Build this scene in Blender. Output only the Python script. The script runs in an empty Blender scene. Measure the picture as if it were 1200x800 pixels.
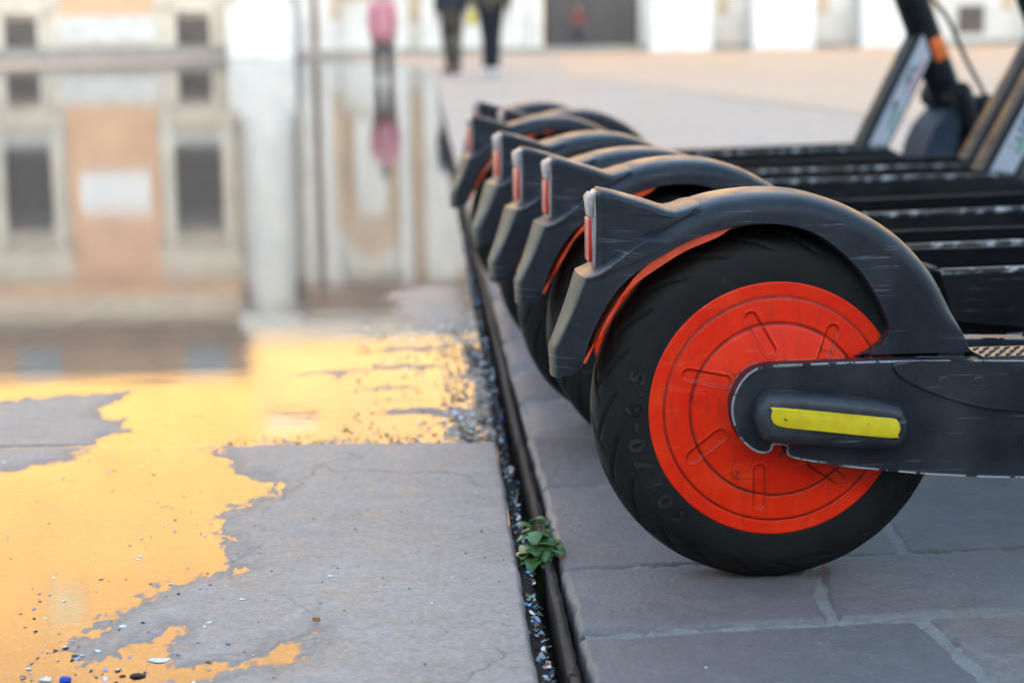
import bpy, bmesh, math, random
import numpy as np
from mathutils import Vector, Matrix

R = math.radians
random.seed(7)
rng = np.random.default_rng(11)
scn = bpy.context.scene
col = scn.collection

# ------------------------------------------------------------------ camera
CAM_H = 0.4025
cam_d = bpy.data.cameras.new('camera')
cam_d.sensor_width = 36.0
cam_d.lens = 66.0
cam_d.clip_start = 0.02
cam_d.clip_end = 5000
cam_d.dof.use_dof = True
cam_d.dof.focus_distance = 1.365
cam_d.dof.aperture_fstop = 6.3
cam_d.dof.aperture_blades = 9
cam = bpy.data.objects.new('camera', cam_d)
col.objects.link(cam)
cam.matrix_world = (Matrix.Translation((0, 0, CAM_H)) @ Matrix.Rotation(R(90 - 8.98867), 4, 'X')
                    @ Matrix.Rotation(R(-0.9), 4, 'Z'))
scn.camera = cam

# ------------------------------------------------------------------ light
SUN_EL = 6.3
world = bpy.data.worlds.new('World')
scn.world = world
world.use_nodes = True
wn = world.node_tree
bg = wn.nodes['Background']
sky = wn.nodes.new('ShaderNodeTexSky')
sky.sky_type = 'NISHITA'
sky.sun_disc = False
sky.sun_elevation = R(SUN_EL)
sky.sun_rotation = R(180)
sky.air_density = 1.0
sky.dust_density = 0.9
sky.ozone_density = 1.15
wn.links.new(sky.outputs['Color'], bg.inputs['Color'])
bg.inputs['Strength'].default_value = 0.15
sun_d = bpy.data.lights.new('sun', 'SUN')
sun_d.energy = 2.0
sun_d.angle = R(0.5)
sun_d.color = (1.0, 0.80, 0.56)
sun = bpy.data.objects.new('sun', sun_d)
col.objects.link(sun)
sun.rotation_euler = (R(90 - SUN_EL), 0, 0)
vs = scn.view_settings
vs.view_transform = 'Standard'
vs.look = 'None'
vs.gamma = 1.0
vs.exposure = 3.3
scn.cycles.caustics_reflective = False
scn.cycles.caustics_refractive = False

# ------------------------------------------------------------------ helpers
def tag(o, label=None, cat=None, group=None, kind=None):
    if label: o['label'] = label
    if cat: o['category'] = cat
    if group: o['group'] = group
    if kind: o['kind'] = kind
    return o

def empty(name, loc=(0, 0, 0), rz=0.0, label=None, cat=None, group=None):
    o = bpy.data.objects.new(name, None)
    o.empty_display_size = 0.05
    col.objects.link(o)
    o.location = loc
    o.rotation_euler = (0, 0, rz)
    return tag(o, label, cat, group)

def link(name, me, mat=None, parent=None, smooth=None):
    if mat is not None and len(me.materials) == 0:
        me.materials.append(mat)
    if smooth is not None:
        me.polygons.foreach_set('use_smooth', [True] * len(me.polygons))
        if smooth < 180:
            me.set_sharp_from_angle(angle=R(smooth))
    o = bpy.data.objects.new(name, me)
    col.objects.link(o)
    if parent is not None:
        o.parent = parent
    return o

def mesh(name, v, f, mat=None, parent=None, smooth=None):
    me = bpy.data.meshes.new(name)
    me.from_pydata([tuple(map(float, p)) for p in v], [], [tuple(map(int, q)) for q in f])
    me.update()
    return link(name, me, mat, parent, smooth)

def from_bm(name, bm, mat=None, parent=None, smooth=35):
    bmesh.ops.recalc_face_normals(bm, faces=bm.faces)
    me = bpy.data.meshes.new(name)
    bm.to_mesh(me)
    bm.free()
    return link(name, me, mat, parent, smooth)

def copy_tree(o, parent=None):
    c = o.copy()
    col.objects.link(c)
    c.parent = parent
    for ch in list(o.children):
        copy_tree(ch, c)
    return c

class MB:
    """collects boxes, tubes and quads for ONE mesh"""
    def __init__(s): s.v = []; s.f = []
    def add(s, v, f):
        k = len(s.v)
        s.v += [tuple(p) for p in v]
        s.f += [tuple(i + k for i in q) for q in f]
    def box(s, x0, x1, y0, y1, z0, z1):
        s.add([(x0, y0, z0), (x1, y0, z0), (x1, y1, z0), (x0, y1, z0), (x0, y0, z1), (x1, y0, z1), (x1, y1, z1), (x0, y1, z1)],
              [(0, 3, 2, 1), (4, 5, 6, 7), (0, 1, 5, 4), (1, 2, 6, 5), (2, 3, 7, 6), (3, 0, 4, 7)])
    def tube(s, pts, rad, n=10, sx=1.0, caps=True):
        pts = [Vector(p) for p in pts]
        if not hasattr(rad, '__len__'): rad = [rad] * len(pts)
        rings = []
        for i, p in enumerate(pts):
            d = (pts[min(i + 1, len(pts) - 1)] - pts[max(i - 1, 0)]).normalized()
            up = Vector((0, 1, 0)) if abs(d.y) < 0.9 else Vector((1, 0, 0))
            a = d.cross(up).normalized(); b = d.cross(a).normalized()
            rings.append([p + a * (rad[i] * sx * math.cos(2 * math.pi * j / n)) + b * (rad[i] * math.sin(2 * math.pi * j / n)) for j in range(n)])
        v = [q for r_ in rings for q in r_]
        f = []
        for i in range(len(pts) - 1):
            for j in range(n):
                f.append((i * n + j, i * n + (j + 1) % n, (i + 1) * n + (j + 1) % n, (i + 1) * n + j))
        if caps:
            f.append(tuple(range(n - 1, -1, -1)))
            f.append(tuple((len(pts) - 1) * n + j for j in range(n)))
        s.add(v, f)
    def build(s, name, mat, parent=None, smooth=40):
        bm = bmesh.new()
        vs_ = [bm.verts.new(p) for p in s.v]
        for q in s.f:
            try: bm.faces.new([vs_[i] for i in q])
            except ValueError: pass
        return from_bm(name, bm, mat, parent, smooth)

def bbox(name, x0, x1, y0, y1, z0, z1, mat, parent=None, bev=0.0, seg=2):
    bm = bmesh.new()
    bmesh.ops.create_cube(bm, size=1.0)
    for v in bm.verts:
        v.co = Vector(((x0 + x1) / 2 + v.co.x * (x1 - x0), (y0 + y1) / 2 + v.co.y * (y1 - y0), (z0 + z1) / 2 + v.co.z * (z1 - z0)))
    if bev > 0:
        bmesh.ops.bevel(bm, geom=list(bm.edges), offset=bev, segments=seg, profile=0.5, affect='EDGES', clamp_overlap=True)
    return from_bm(name, bm, mat, parent, 40)

def spline(pts, sub=4):
    """closed Catmull-Rom through (x, z) points; a third entry marks a corner"""
    n = len(pts)
    P = [np.array(p[:2], float) for p in pts]
    C_ = [len(p) > 2 for p in pts]
    out = []
    for i in range(n):
        p0, p1, p2, p3 = P[i - 1], P[i], P[(i + 1) % n], P[(i + 2) % n]
        if C_[i]: p0 = p1 - (p2 - p1)
        if C_[(i + 1) % n]: p3 = p2 + (p2 - p1)
        k = 1 if (C_[i] and C_[(i + 1) % n]) else sub
        for j in range(k):
            t = j / k
            out.append(tuple(0.5 * ((2 * p1) + (-p0 + p2) * t + (2 * p0 - 5 * p1 + 4 * p2 - p3) * t * t + (-p0 + 3 * p1 - 3 * p2 + p3) * t ** 3)))
    return out

def prism_bm(poly, y0, y1, bev=0.0, seg=3, bm=None):
    """a side-view outline (x, z) given its thickness along y, rims rounded"""
    own = bmesh.new()
    a = [own.verts.new((p[0], y0, p[1])) for p in poly]
    b = [own.verts.new((p[0], y1, p[1])) for p in poly]
    own.faces.new(a)
    own.faces.new(list(reversed(b)))
    n = len(poly)
    for i in range(n):
        own.faces.new((a[i], b[i], b[(i + 1) % n], a[(i + 1) % n]))
    own.edges.ensure_lookup_table()
    if bev > 0:
        ed = [e for e in own.edges if abs(e.verts[0].co.y - e.verts[1].co.y) < 1e-7]
        bmesh.ops.bevel(own, geom=ed, offset=bev, segments=seg, profile=0.5, affect='EDGES', clamp_overlap=True)
    if bm is None:
        return own
    tmp = bpy.data.meshes.new('tmp'); own.to_mesh(tmp); own.free()
    bm.from_mesh(tmp); bpy.data.meshes.remove(tmp)
    return bm

def loft_bm(poly, half, inset, wfun=None, power=3.0, y_mid=0.0, secs=(1.0, 0.985, 0.95, 0.88, 0.78, 0.62, 0.40, 0.15)):
    """outline (x, z) swept across its width, pulled in towards the rims: a crowned moulding"""
    P = np.array([p[:2] for p in poly], float)
    n = len(P)
    area = 0.5 * np.sum(P[:, 0] * np.roll(P[:, 1], -1) - np.roll(P[:, 0], -1) * P[:, 1])
    t = np.roll(P, -1, 0) - np.roll(P, 1, 0)
    t /= np.maximum(np.linalg.norm(t, axis=1, keepdims=True), 1e-9)
    nin = np.stack([-t[:, 1], t[:, 0]], 1) * (1 if area > 0 else -1)
    w = np.array([wfun(*p) if wfun else 1.0 for p in P])[:, None]
    ys = [-q for q in secs] + [q for q in reversed(secs)]
    bm = bmesh.new(); rings = []
    for q in ys:
        e = abs(q)
        d = inset * (1 - (1 - e ** power) ** (1 / power)) if e < 1 else inset
        rings.append([bm.verts.new((p[0], y_mid + q * half, p[1])) for p in P + nin * w * d])
    for a, b in zip(rings, rings[1:]):
        for i in range(n):
            bm.faces.new((a[i], b[i], b[(i + 1) % n], a[(i + 1) % n]))
    bm.faces.new(rings[0]); bm.faces.new(list(reversed(rings[-1])))
    return bm

def prism(name, poly, y0, y1, mat, parent=None, bev=0.0, seg=3, smooth=50):
    return from_bm(name, prism_bm(poly, y0, y1, bev, seg), mat, parent, smooth)

# --- lattice value noise, for relief on real geometry
_tab = rng.random(65536)
def vnoise(x, y, seed=0):
    xi = np.floor(x).astype(np.int64); yi = np.floor(y).astype(np.int64)
    fx = x - xi; fy = y - yi
    fx = fx * fx * (3 - 2 * fx); fy = fy * fy * (3 - 2 * fy)
    h = lambda a, b: _tab[((a * 73856093) ^ (b * 19349663) ^ (seed * 83492791)) & 65535]
    return ((h(xi, yi) * (1 - fx) + h(xi + 1, yi) * fx) * (1 - fy) + (h(xi, yi + 1) * (1 - fx) + h(xi + 1, yi + 1) * fx) * fy) * 2 - 1
def fbm(x, y, oct=4, seed=0, gain=0.5):
    a, s, t = 1.0, 0.0, 0.0
    for o in range(oct):
        s = s + a * vnoise(x * 2 ** o + 17.3 * o, y * 2 ** o - 9.1 * o, seed + o); t += a; a *= gain
    return s / t

def poly_sdf(px, py, poly):
    """signed distance, positive inside"""
    p = np.array(poly); n = len(p)
    d = np.full(px.shape, 1e9); ins = np.zeros(px.shape, bool)
    for i in range(n):
        a, b = p[i], p[(i + 1) % n]
        e = b - a
        t = np.clip(((px - a[0]) * e[0] + (py - a[1]) * e[1]) / max(e @ e, 1e-12), 0, 1)
        d = np.minimum(d, np.hypot(px - a[0] - t * e[0], py - a[1] - t * e[1]))
        c = (a[1] > py) != (b[1] > py)
        with np.errstate(divide='ignore', invalid='ignore'):
            xx = (b[0] - a[0]) * (py - a[1]) / (b[1] - a[1]) + a[0]
        ins ^= c & (px < xx)
    return np.where(ins, d, -d)

# ------------------------------------------------------------------ materials
class NT:
    def __init__(s, name):
        s.m = bpy.data.materials.new(name); s.m.use_nodes = True
        s.t = s.m.node_tree; s.b = s.t.nodes['Principled BSDF']
    def n(s, typ, **kw):
        nd = s.t.nodes.new(typ)
        for k, v in kw.items():
            if k in nd.inputs: nd.inputs[k].default_value = v
            else: setattr(nd, k, v)
        return nd
    def l(s, a, b): s.t.links.new(a, b)
    def coord(s, scale=None, kind='Object'):
        c = s.n('ShaderNodeTexCoord').outputs[kind]
        if scale is None: return c
        mp = s.n('ShaderNodeMapping'); mp.inputs['Scale'].default_value = scale
        s.l(c, mp.inputs['Vector']); return mp.outputs['Vector']
    def noise(s, scale, detail=6, rough=0.6, vec=None, dist=0.0):
        nd = s.n('ShaderNodeTexNoise'); nd.inputs['Scale'].default_value = scale
        nd.inputs['Detail'].default_value = detail; nd.inputs['Roughness'].default_value = rough
        nd.inputs['Distortion'].default_value = dist
        s.l(vec if vec is not None else s.coord(), nd.inputs['Vector'])
        return nd.outputs['Fac']
    def ramp(s, fac, stops):
        r_ = s.n('ShaderNodeValToRGB'); e = r_.color_ramp.elements
        while len(e) < len(stops): e.new(0.5)
        for i, (p, c) in enumerate(stops):
            e[i].position = p
            e[i].color = (c, c, c, 1) if not hasattr(c, '__len__') else (*c, 1)
        s.l(fac, r_.inputs['Fac']); return r_.outputs['Color']
    def mix(s, fac, a, b, mode='MIX'):
        m = s.n('ShaderNodeMix', data_type='RGBA', blend_type=mode)
        for v, i in ((fac, 0), (a, 6), (b, 7)):
            if hasattr(v, 'is_linked') or hasattr(v, 'links'): s.l(v, m.inputs[i])
            elif hasattr(v, '__len__'): m.inputs[i].default_value = (*v, 1)
            else: m.inputs[i].default_value = v
        return m.outputs[2]
    def math(s, op, a, b=0.0):
        m = s.n('ShaderNodeMath', operation=op)
        for v, i in ((a, 0), (b, 1)):
            if hasattr(v, 'links'): s.l(v, m.inputs[i])
            else: m.inputs[i].default_value = v
        return m.outputs[0]
    def edge(s, radius):
        """1 on convex and concave edges of the mesh, 0 on its flats"""
        bv = s.n('ShaderNodeBevel'); bv.samples = 4; bv.inputs['Radius'].default_value = radius
        ge = s.n('ShaderNodeNewGeometry')
        dp = s.n('ShaderNodeVectorMath', operation='DOT_PRODUCT')
        s.l(bv.outputs['Normal'], dp.inputs[0]); s.l(ge.outputs['Normal'], dp.inputs[1])
        return s.ramp(s.math('SUBTRACT', 1.0, dp.outputs['Value']), [(0.015, 0.0), (0.09, 1.0)])
    def base(s, c):
        if hasattr(c, 'links'): s.l(c, s.b.inputs['Base Color'])
        else: s.b.inputs['Base Color'].default_value = (*c, 1)
    def rough(s, r_):
        if hasattr(r_, 'links'): s.l(r_, s.b.inputs['Roughness'])
        else: s.b.inputs['Roughness'].default_value = r_
    def bump(s, hgt, strength=0.3, dist=0.001, prev=None):
        b = s.n('ShaderNodeBump'); b.inputs['Strength'].default_value = strength; b.inputs['Distance'].default_value = dist
        s.l(hgt, b.inputs['Height'])
        if prev is not None: s.l(prev, b.inputs['Normal'])
        s.l(b.outputs['Normal'], s.b.inputs['Normal']); return b.outputs['Normal']

def flat(name, c, rough=0.6, var=0.25, scale=20, metal=0.0, spec=0.5):
    m = NT(name)
    f = m.noise(scale)
    lo = tuple(x * (1 - var) for x in c); hi = tuple(min(1, x * (1 + var)) for x in c)
    m.base(m.ramp(f, [(0.3, lo), (0.7, hi)])); m.rough(rough)
    m.b.inputs['Metallic'].default_value = metal
    m.b.inputs['Specular IOR Level'].default_value = spec
    return m.m

def worn_plastic(name, c, rough=0.42, chips=0.0, dust=0.25, scratch=1.0):
    """dark moulded plastic or paint: dust film, fine scratches, worn edges"""
    m = NT(name)
    co = m.coord()
    d = m.ramp(m.noise(14, 8, 0.65, co), [(0.42, 0.0), (0.75, 1.0)])
    dust_c = tuple(min(1, x + 0.070) for x in c)
    b = m.mix(m.math('MULTIPLY', d, dust), c, dust_c)
    # scratches: stretched noise at two directions, thresholded to hairlines
    tot = None
    for rot, sc in (((0, R(25), 0), (9, 9, 320)), ((0, R(-58), 0), (7, 7, 260)), ((0, R(80), 0), (16, 16, 420))):
        mp = m.n('ShaderNodeMapping'); mp.inputs['Rotation'].default_value = rot; mp.inputs['Scale'].default_value = sc
        m.l(co, mp.inputs['Vector'])
        s_ = m.ramp(m.noise(1.0, 3, 0.5, mp.outputs['Vector']), [(0.655, 0.0), (0.69, 1.0)])
        tot = s_ if tot is None else m.math('MAXIMUM', tot, s_)
    patch = m.ramp(m.noise(26, 4, 0.6, co), [(0.46, 0.0), (0.64, 1.0)])
    sc_f = m.math('MULTIPLY', m.math('MULTIPLY', tot, patch), 0.45 * scratch)
    b = m.mix(sc_f, b, (0.22, 0.22, 0.24))
    if chips > 0:
        e = m.edge(0.0030)
        g = m.ramp(m.noise(55, 5, 0.7, co), [(0.56 - chips * 0.1, 0.0), (0.60 - chips * 0.1, 1.0)])
        b = m.mix(m.math('MULTIPLY', e, g), b, (0.62, 0.62, 0.63))
    else:
        e = m.edge(0.0018)
        b = m.mix(m.math('MULTIPLY', e, m.math('MULTIPLY', d, 0.35)), b, (0.20, 0.20, 0.22))
    m.base(b)
    m.rough(m.ramp(m.noise(30, 6, 0.6, co), [(0.3, rough - 0.08), (0.7, rough + 0.14)]))
    n1 = m.bump(m.noise(900, 2, 0.5, co), 0.12, 0.0004)
    m.bump(sc_f, 0.3, 0.0003, n1)
    return m.m

M = {}
M['fender'] = worn_plastic('fender_plastic', (0.0115, 0.0140, 0.0205), 0.40, 0, 0.38)
M['fender'].node_tree.nodes['Principled BSDF'].inputs['Specular IOR Level'].default_value = 0.26
M['arm'] = worn_plastic('arm_paint', (0.012, 0.014, 0.019), 0.42, 1.0, 0.5)
M['arm'].node_tree.nodes['Principled BSDF'].inputs['Specular IOR Level'].default_value = 0.26
M['housing'] = worn_plastic('housing_rubber', (0.011, 0.012, 0.016), 0.36, 0, 0.7)
M['glossblack'] = worn_plastic('black_cover', (0.010, 0.011, 0.014), 0.28, 0, 0.3)
M['deck'] = worn_plastic('deck_paint', (0.0055, 0.006, 0.007), 0.5, 0, 0.15, 0.6)
M['deck'].node_tree.nodes['Principled BSDF'].inputs['Specular IOR Level'].default_value = 0.15
M['stem'] = worn_plastic('stem_paint', (0.008, 0.009, 0.012), 0.45, 0, 0.2, 0.6)
M['stem'].node_tree.nodes['Principled BSDF'].inputs['Specular IOR Level'].default_value = 0.18
M['frontfender'] = worn_plastic('front_fender_plastic', (0.022, 0.034, 0.055), 0.5, 0, 0.3)
M['frontfender'].node_tree.nodes['Principled BSDF'].inputs['Specular IOR Level'].default_value = 0.15
M['mat'] = flat('grip_mat', (0.006, 0.006, 0.0065), 0.95, 0.4, 60, 0.0, 0.0)
M['pad'] = flat('tail_pad', (0.05, 0.046, 0.042), 0.36, 0.3, 60)
M['gripbar'] = flat('grip_rubber', (0.02, 0.02, 0.021), 0.6, 0.3, 60)
M['metal'] = flat('bare_metal', (0.55, 0.55, 0.56), 0.38, 0.2, 80, 1.0)
M['stripe'] = flat('stripe_red', (0.78, 0.075, 0.022), 0.4, 0.25, 60)
M['amber'] = flat('amber_reflector', (0.85, 0.16, 0.02), 0.3, 0.1, 60)
M['grip'] = flat('handle_rubber', (0.02, 0.02, 0.02), 0.7, 0.2, 60)

def trim_mat():
    m = NT('scuffed_trim'); co = m.coord((1, 1, 1))
    f = m.noise(38, 7, 0.7, m.coord((1.0, 2.0, 2.5)))
    m.base(m.mix(m.ramp(f, [(0.51, 0.0), (0.62, 1.0)]), (0.03, 0.031, 0.036), (0.62, 0.62, 0.65)))
    m.rough(0.45); m.bump(f, 0.2, 0.001); return m.m
M['trim'] = trim_mat()

def red_mat():
    m = NT('hub_red'); co = m.coord()
    at = m.n('ShaderNodeAttribute', attribute_name='grime').outputs['Fac']
    g = m.noise(22, 8, 0.65, co)
    b = m.ramp(g, [(0.3, (0.80, 0.010, 0.001)), (0.55, (0.90, 0.029, 0.002)), (0.75, (0.90, 0.060, 0.012))])
    # greasy smears: streaky, mostly crossing the lower half of the disc
    sm = m.ramp(m.noise(1.0, 6, 0.7, m.coord((110, 30, 26))), [(0.53, 0.0), (0.68, 1.0)])
    b = m.mix(m.math('MULTIPLY', sm, 0.40), b, (0.22, 0.035, 0.018))
    s2_ = m.ramp(m.noise(1.0, 5, 0.65, m.coord((26, 20, 150))), [(0.58, 0.0), (0.70, 1.0)])
    b = m.mix(m.math('MULTIPLY', s2_, 0.30), b, (0.85, 0.16, 0.06))
    bl = m.ramp(m.noise(48, 4, 0.65, co), [(0.655, 0.0), (0.69, 1.0)])
    b = m.mix(m.math('MULTIPLY', bl, 0.6), b, (0.12, 0.02, 0.015))
    sp = m.ramp(m.noise(240, 2, 0.5, co), [(0.73, 0.0), (0.76, 1.0)])
    b = m.mix(m.math('MULTIPLY', sp, 0.5), b, (0.10, 0.03, 0.03))
    b = m.mix(m.math('MULTIPLY', at, m.ramp(m.noise(70, 4, 0.6, co), [(0.25, 0.45), (0.6, 1.0)])), b, (0.07, 0.016, 0.010))
    m.base(b); m.rough(m.ramp(g, [(0.3, 0.26), (0.7, 0.44)]))
    m.bump(m.noise(500, 3, 0.5, co), 0.06, 0.0005); return m.m
M['hub'] = red_mat()
M['hub'].node_tree.nodes['Principled BSDF'].inputs['Specular IOR Level'].default_value = 0.2

M['hub'].node_tree.nodes['Principled BSDF'].inputs['Coat Weight'].default_value = 0.05
M['hub'].node_tree.nodes['Principled BSDF'].inputs['Coat Roughness'].default_value = 0.2

def tyre_mat():
    m = NT('tyre_rubber'); co = m.coord()
    g = m.noise(20, 8, 0.7, co)
    b = m.ramp(g, [(0.35, (0.0065, 0.0062, 0.006)), (0.62, (0.012, 0.011, 0.0105)), (0.72, (0.034, 0.029, 0.024))])
    sx_ = m.ramp(m.noise(1.0, 6, 0.7, m.coord((22, 180, 22))), [(0.58, 0.0), (0.75, 1.0)])
    b = m.mix(m.math('MULTIPLY', sx_, 0.25), b, (0.06, 0.055, 0.05))
    v = m.n('ShaderNodeTexNoise'); v.inputs['Scale'].default_value = 700; m.l(co, v.inputs['Vector'])
    sp = m.math('MULTIPLY', m.ramp(v.outputs['Fac'], [(0.62, 0.0), (0.70, 1.0)]), m.ramp(m.noise(9, 5, 0.6, co), [(0.5, 0.0), (0.65, 1.0)]))
    b = m.mix(m.math('MULTIPLY', sp, 0.5), b, (0.10, 0.095, 0.09))
    m.base(b); m.rough(m.ramp(g, [(0.3, 0.5), (0.7, 0.68)]))
    m.bump(m.noise(420, 4, 0.7, co), 0.25, 0.0008); return m.m
M['tyre'] = tyre_mat()
M['tyre'].node_tree.nodes['Principled BSDF'].inputs['Specular IOR Level'].default_value = 0.24
M['lettering'] = flat('rubbed_rubber', (0.024, 0.023, 0.0225), 0.7, 0.5, 120, 0.0, 0.2)

def yellow_mat():
    m = NT('yellow_reflector'); co = m.coord()
    b = m.ramp(m.noise(50, 6, 0.6, co), [(0.35, (0.62, 0.43, 0.004)), (0.6, (0.74, 0.54, 0.006))])
    sp = m.ramp(m.noise(170, 4, 0.65, co), [(0.66, 0.0), (0.70, 1.0)])
    b = m.mix(sp, b, (0.10, 0.09, 0.01))
    m.base(b); m.rough(0.38); m.bump(m.noise(350, 3, 0.5, co), 0.15, 0.0005); return m.m
M['yellow'] = yellow_mat()

def lens_mat(name, c, rough):
    m = NT(name); m.base(c); m.rough(rough)
    m.b.inputs['Coat Weight'].default_value = 0.6; m.b.inputs['Coat Roughness'].default_value = 0.15
    return m.m
M['redlens'] = lens_mat('red_lens', (0.62, 0.012, 0.010), 0.3)
M['clear'] = flat('scuffed_clear_plastic', (0.38, 0.31, 0.30), 0.4, 0.4, 160)

def sticker_mat():
    m = NT('white_sticker'); co = m.coord((1, 1, 1), 'Object')
    # worn lettering: dark strokes in a middle lane, a pink and a green line beside them
    sep = m.n('ShaderNodeSeparateXYZ'); m.l(co, sep.inputs[0])
    lane = m.math('MULTIPLY', m.math('GREATER_THAN', sep.outputs['Z'], -0.004), m.math('LESS_THAN', sep.outputs['Z'], 0.012))
    st = m.ramp(m.noise(1.0, 2, 0.5, m.coord((70, 1, 60))), [(0.5, 0.0), (0.53, 1.0)])
    lx = m.math('MULTIPLY', m.math('GREATER_THAN', sep.outputs['X'], -0.085), m.math('LESS_THAN', sep.outputs['X'], 0.07))
    b = m.mix(m.math('MULTIPLY', m.math('MULTIPLY', lane, st), lx), (0.52, 0.52, 0.56), (0.10, 0.11, 0.13))
    pk = m.math('MULTIPLY', m.math('MULTIPLY', m.math('GREATER_THAN', sep.outputs['Z'], -0.013), m.math('LESS_THAN', sep.outputs['Z'], -0.007)),
                m.math('MULTIPLY', m.math('GREATER_THAN', sep.outputs['X'], 0.0), m.math('LESS_THAN', sep.outputs['X'], 0.075)))
    b = m.mix(pk, b, (0.60, 0.20, 0.26))
    gr = m.math('MULTIPLY', m.math('MULTIPLY', m.math('GREATER_THAN', sep.outputs['Z'], -0.012), m.math('LESS_THAN', sep.outputs['Z'], -0.002)),
                m.math('MULTIPLY', m.math('GREATER_THAN', sep.outputs['X'], -0.09), m.math('LESS_THAN', sep.outputs['X'], -0.04)))
    b = m.mix(gr, b, (0.20, 0.36, 0.28))
    m.base(b); m.rough(0.4); return m.m
M['sticker'] = sticker_mat()

def stone_mat(name, c, warm, scale=6.0, rough=0.5, bump=0.5, vein=False, cool=None, rnd=0.0, wear=0.0, spec=0.28):
    m = NT(name); co = m.coord()
    big = m.noise(scale, 9, 0.66, co, 0.4)
    mid = m.noise(scale * 6, 9, 0.72, co, 0.6)
    fine = m.noise(scale * 40, 5, 0.75, co)
    b = m.ramp(big, [(0.30, tuple(x * 0.78 for x in c)), (0.5, c), (0.72, warm)])
    b = m.mix(0.55, b, m.ramp(mid, [(0.36, tuple(x * 0.52 for x in c)), (0.52, c), (0.66, tuple(min(1, x * 1.5) for x in c))]))
    b = m.mix(0.36, b, m.ramp(fine, [(0.36, tuple(x * 0.45 for x in c)), (0.64, tuple(min(1, x * 1.55) for x in c))]))
    st = m.ramp(m.noise(1.0, 7, 0.7, m.coord((scale * 2.2, scale * 9, scale))), [(0.5, 0.0), (0.78, 1.0)])
    b = m.mix(m.math('MULTIPLY', st, 0.35 + wear * 0.2), b, tuple(min(1, x * 1.4) for x in c))
    pit_n = m.noise(scale * 22, 4, 0.65, co)
    sp = m.ramp(pit_n, [(0.66, 0.0), (0.72, 1.0)])
    b = m.mix(m.math('MULTIPLY', sp, 0.5), b, tuple(x * 0.35 for x in c))
    if wear:
        lg = m.ramp(m.noise(scale * 30, 3, 0.6, co), [(0.70, 0.0), (0.735, 1.0)])
        b = m.mix(m.math('MULTIPLY', lg, 0.45 * wear), b, tuple(min(1, x * 2.4) for x in c))
        stain = m.ramp(m.noise(scale * 1.6, 3, 0.55, m.coord((1.3, 0.8, 1))), [(0.60, 0.0), (0.70, 1.0)])
        b = m.mix(m.math('MULTIPLY', stain, 0.30 * wear), b, tuple(x * 0.5 for x in c))
    if rnd:
        oi = m.n('ShaderNodeObjectInfo').outputs['Random']
        b = m.mix(m.math('MULTIPLY', oi, rnd), b, cool or tuple(x * 0.8 for x in c))
    if vein:
        w = m.n('ShaderNodeTexVoronoi', feature='DISTANCE_TO_EDGE'); w.inputs['Scale'].default_value = 2.3
        wp = m.n('ShaderNodeMix', data_type='RGBA', blend_type='ADD'); wp.inputs[0].default_value = 0.16
        nz = m.n('ShaderNodeTexNoise'); nz.inputs['Scale'].default_value = 7; nz.inputs['Detail'].default_value = 8; m.l(co, nz.inputs['Vector'])
        dm = m.n('ShaderNodeAttribute', attribute_name='damp').outputs['Fac']
        b = m.mix(m.math('MULTIPLY', dm, 0.45), b, tuple(x * 0.42 for x in c))
        m.l(co, wp.inputs[6]); m.l(nz.outputs['Color'], wp.inputs[7]); m.l(wp.outputs[2], w.inputs['Vector'])
        v_ = m.ramp(w.outputs['Distance'], [(0.0, 1.0), (0.005, 0.0)])
        gate = m.ramp(m.noise(4, 3, 0.5, co), [(0.48, 0.0), (0.58, 1.0)])
        b = m.mix(m.math('MULTIPLY', m.math('MULTIPLY', v_, gate), 0.75), b, (0.09, 0.08, 0.07))
    m.base(b)
    m.b.inputs['Specular IOR Level'].default_value = spec
    m.rough(m.ramp(mid, [(0.3, rough - 0.10), (0.7, rough + 0.14)]))
    n1 = m.bump(fine, bump * 0.6, 0.0014)
    n2 = m.bump(m.noise(scale * 8, 8, 0.7, co), bump * 0.7, 0.003, n1)
    m.bump(sp, -0.6 * bump, 0.0012, n2)
    return m.m
M['slab'] = stone_mat('slab_stone', (0.302, 0.246, 0.217), (0.37, 0.300, 0.255), 5.0, 0.56, 0.40, True, None, 0.0, 0.6)
M['sett'] = stone_mat('sett_stone', (0.224, 0.187, 0.173), (0.290, 0.243, 0.217), 7.0, 0.46, 1.0, False, (0.135, 0.125, 0.130), 0.75, 1.0, 0.22)
M['mortar'] = stone_mat('mortar', (0.285, 0.26, 0.245), (0.40, 0.37, 0.345), 22.0, 0.95, 1.0, spec=0.05)
M['plaza'] = stone_mat('plaza_stone', (0.31, 0.285, 0.265), (0.36, 0.32, 0.29), 0.35, 0.6, 0.1)
M['peach_paving'] = stone_mat('peach_paving_stone', (0.40, 0.315, 0.25), (0.46, 0.36, 0.28), 0.4, 0.6, 0.1)
M['basin'] = stone_mat('wet_stone', (0.13, 0.112, 0.10), (0.17, 0.145, 0.125), 2.0, 0.5, 0.2)
M['soil'] = stone_mat('gutter_soil', (0.045, 0.038, 0.033), (0.08, 0.065, 0.055), 40.0, 0.9, 2.0)
M['white'] = flat('white_stone', (0.60, 0.59, 0.575), 0.7, 0.14, 1.2)
M['marble'] = flat('white_marble', (0.68, 0.675, 0.665), 0.6, 0.12, 1.2)
M['cream'] = flat('cream_stone', (0.60, 0.545, 0.475), 0.75, 0.12, 1.2)
M['peach'] = flat('peach_plaster', (0.70, 0.44, 0.29), 0.85, 0.14, 0.6)
M['tan'] = flat('tan_niche', (0.50, 0.39, 0.29), 0.85, 0.15, 0.6)
M['pale_ochre'] = flat('pale_ochre_plaster', (0.57, 0.385, 0.165), 0.85, 0.14, 0.35)
M['attic'] = flat('attic_plaster', (0.40, 0.28, 0.19), 0.85, 0.2, 0.6)
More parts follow.
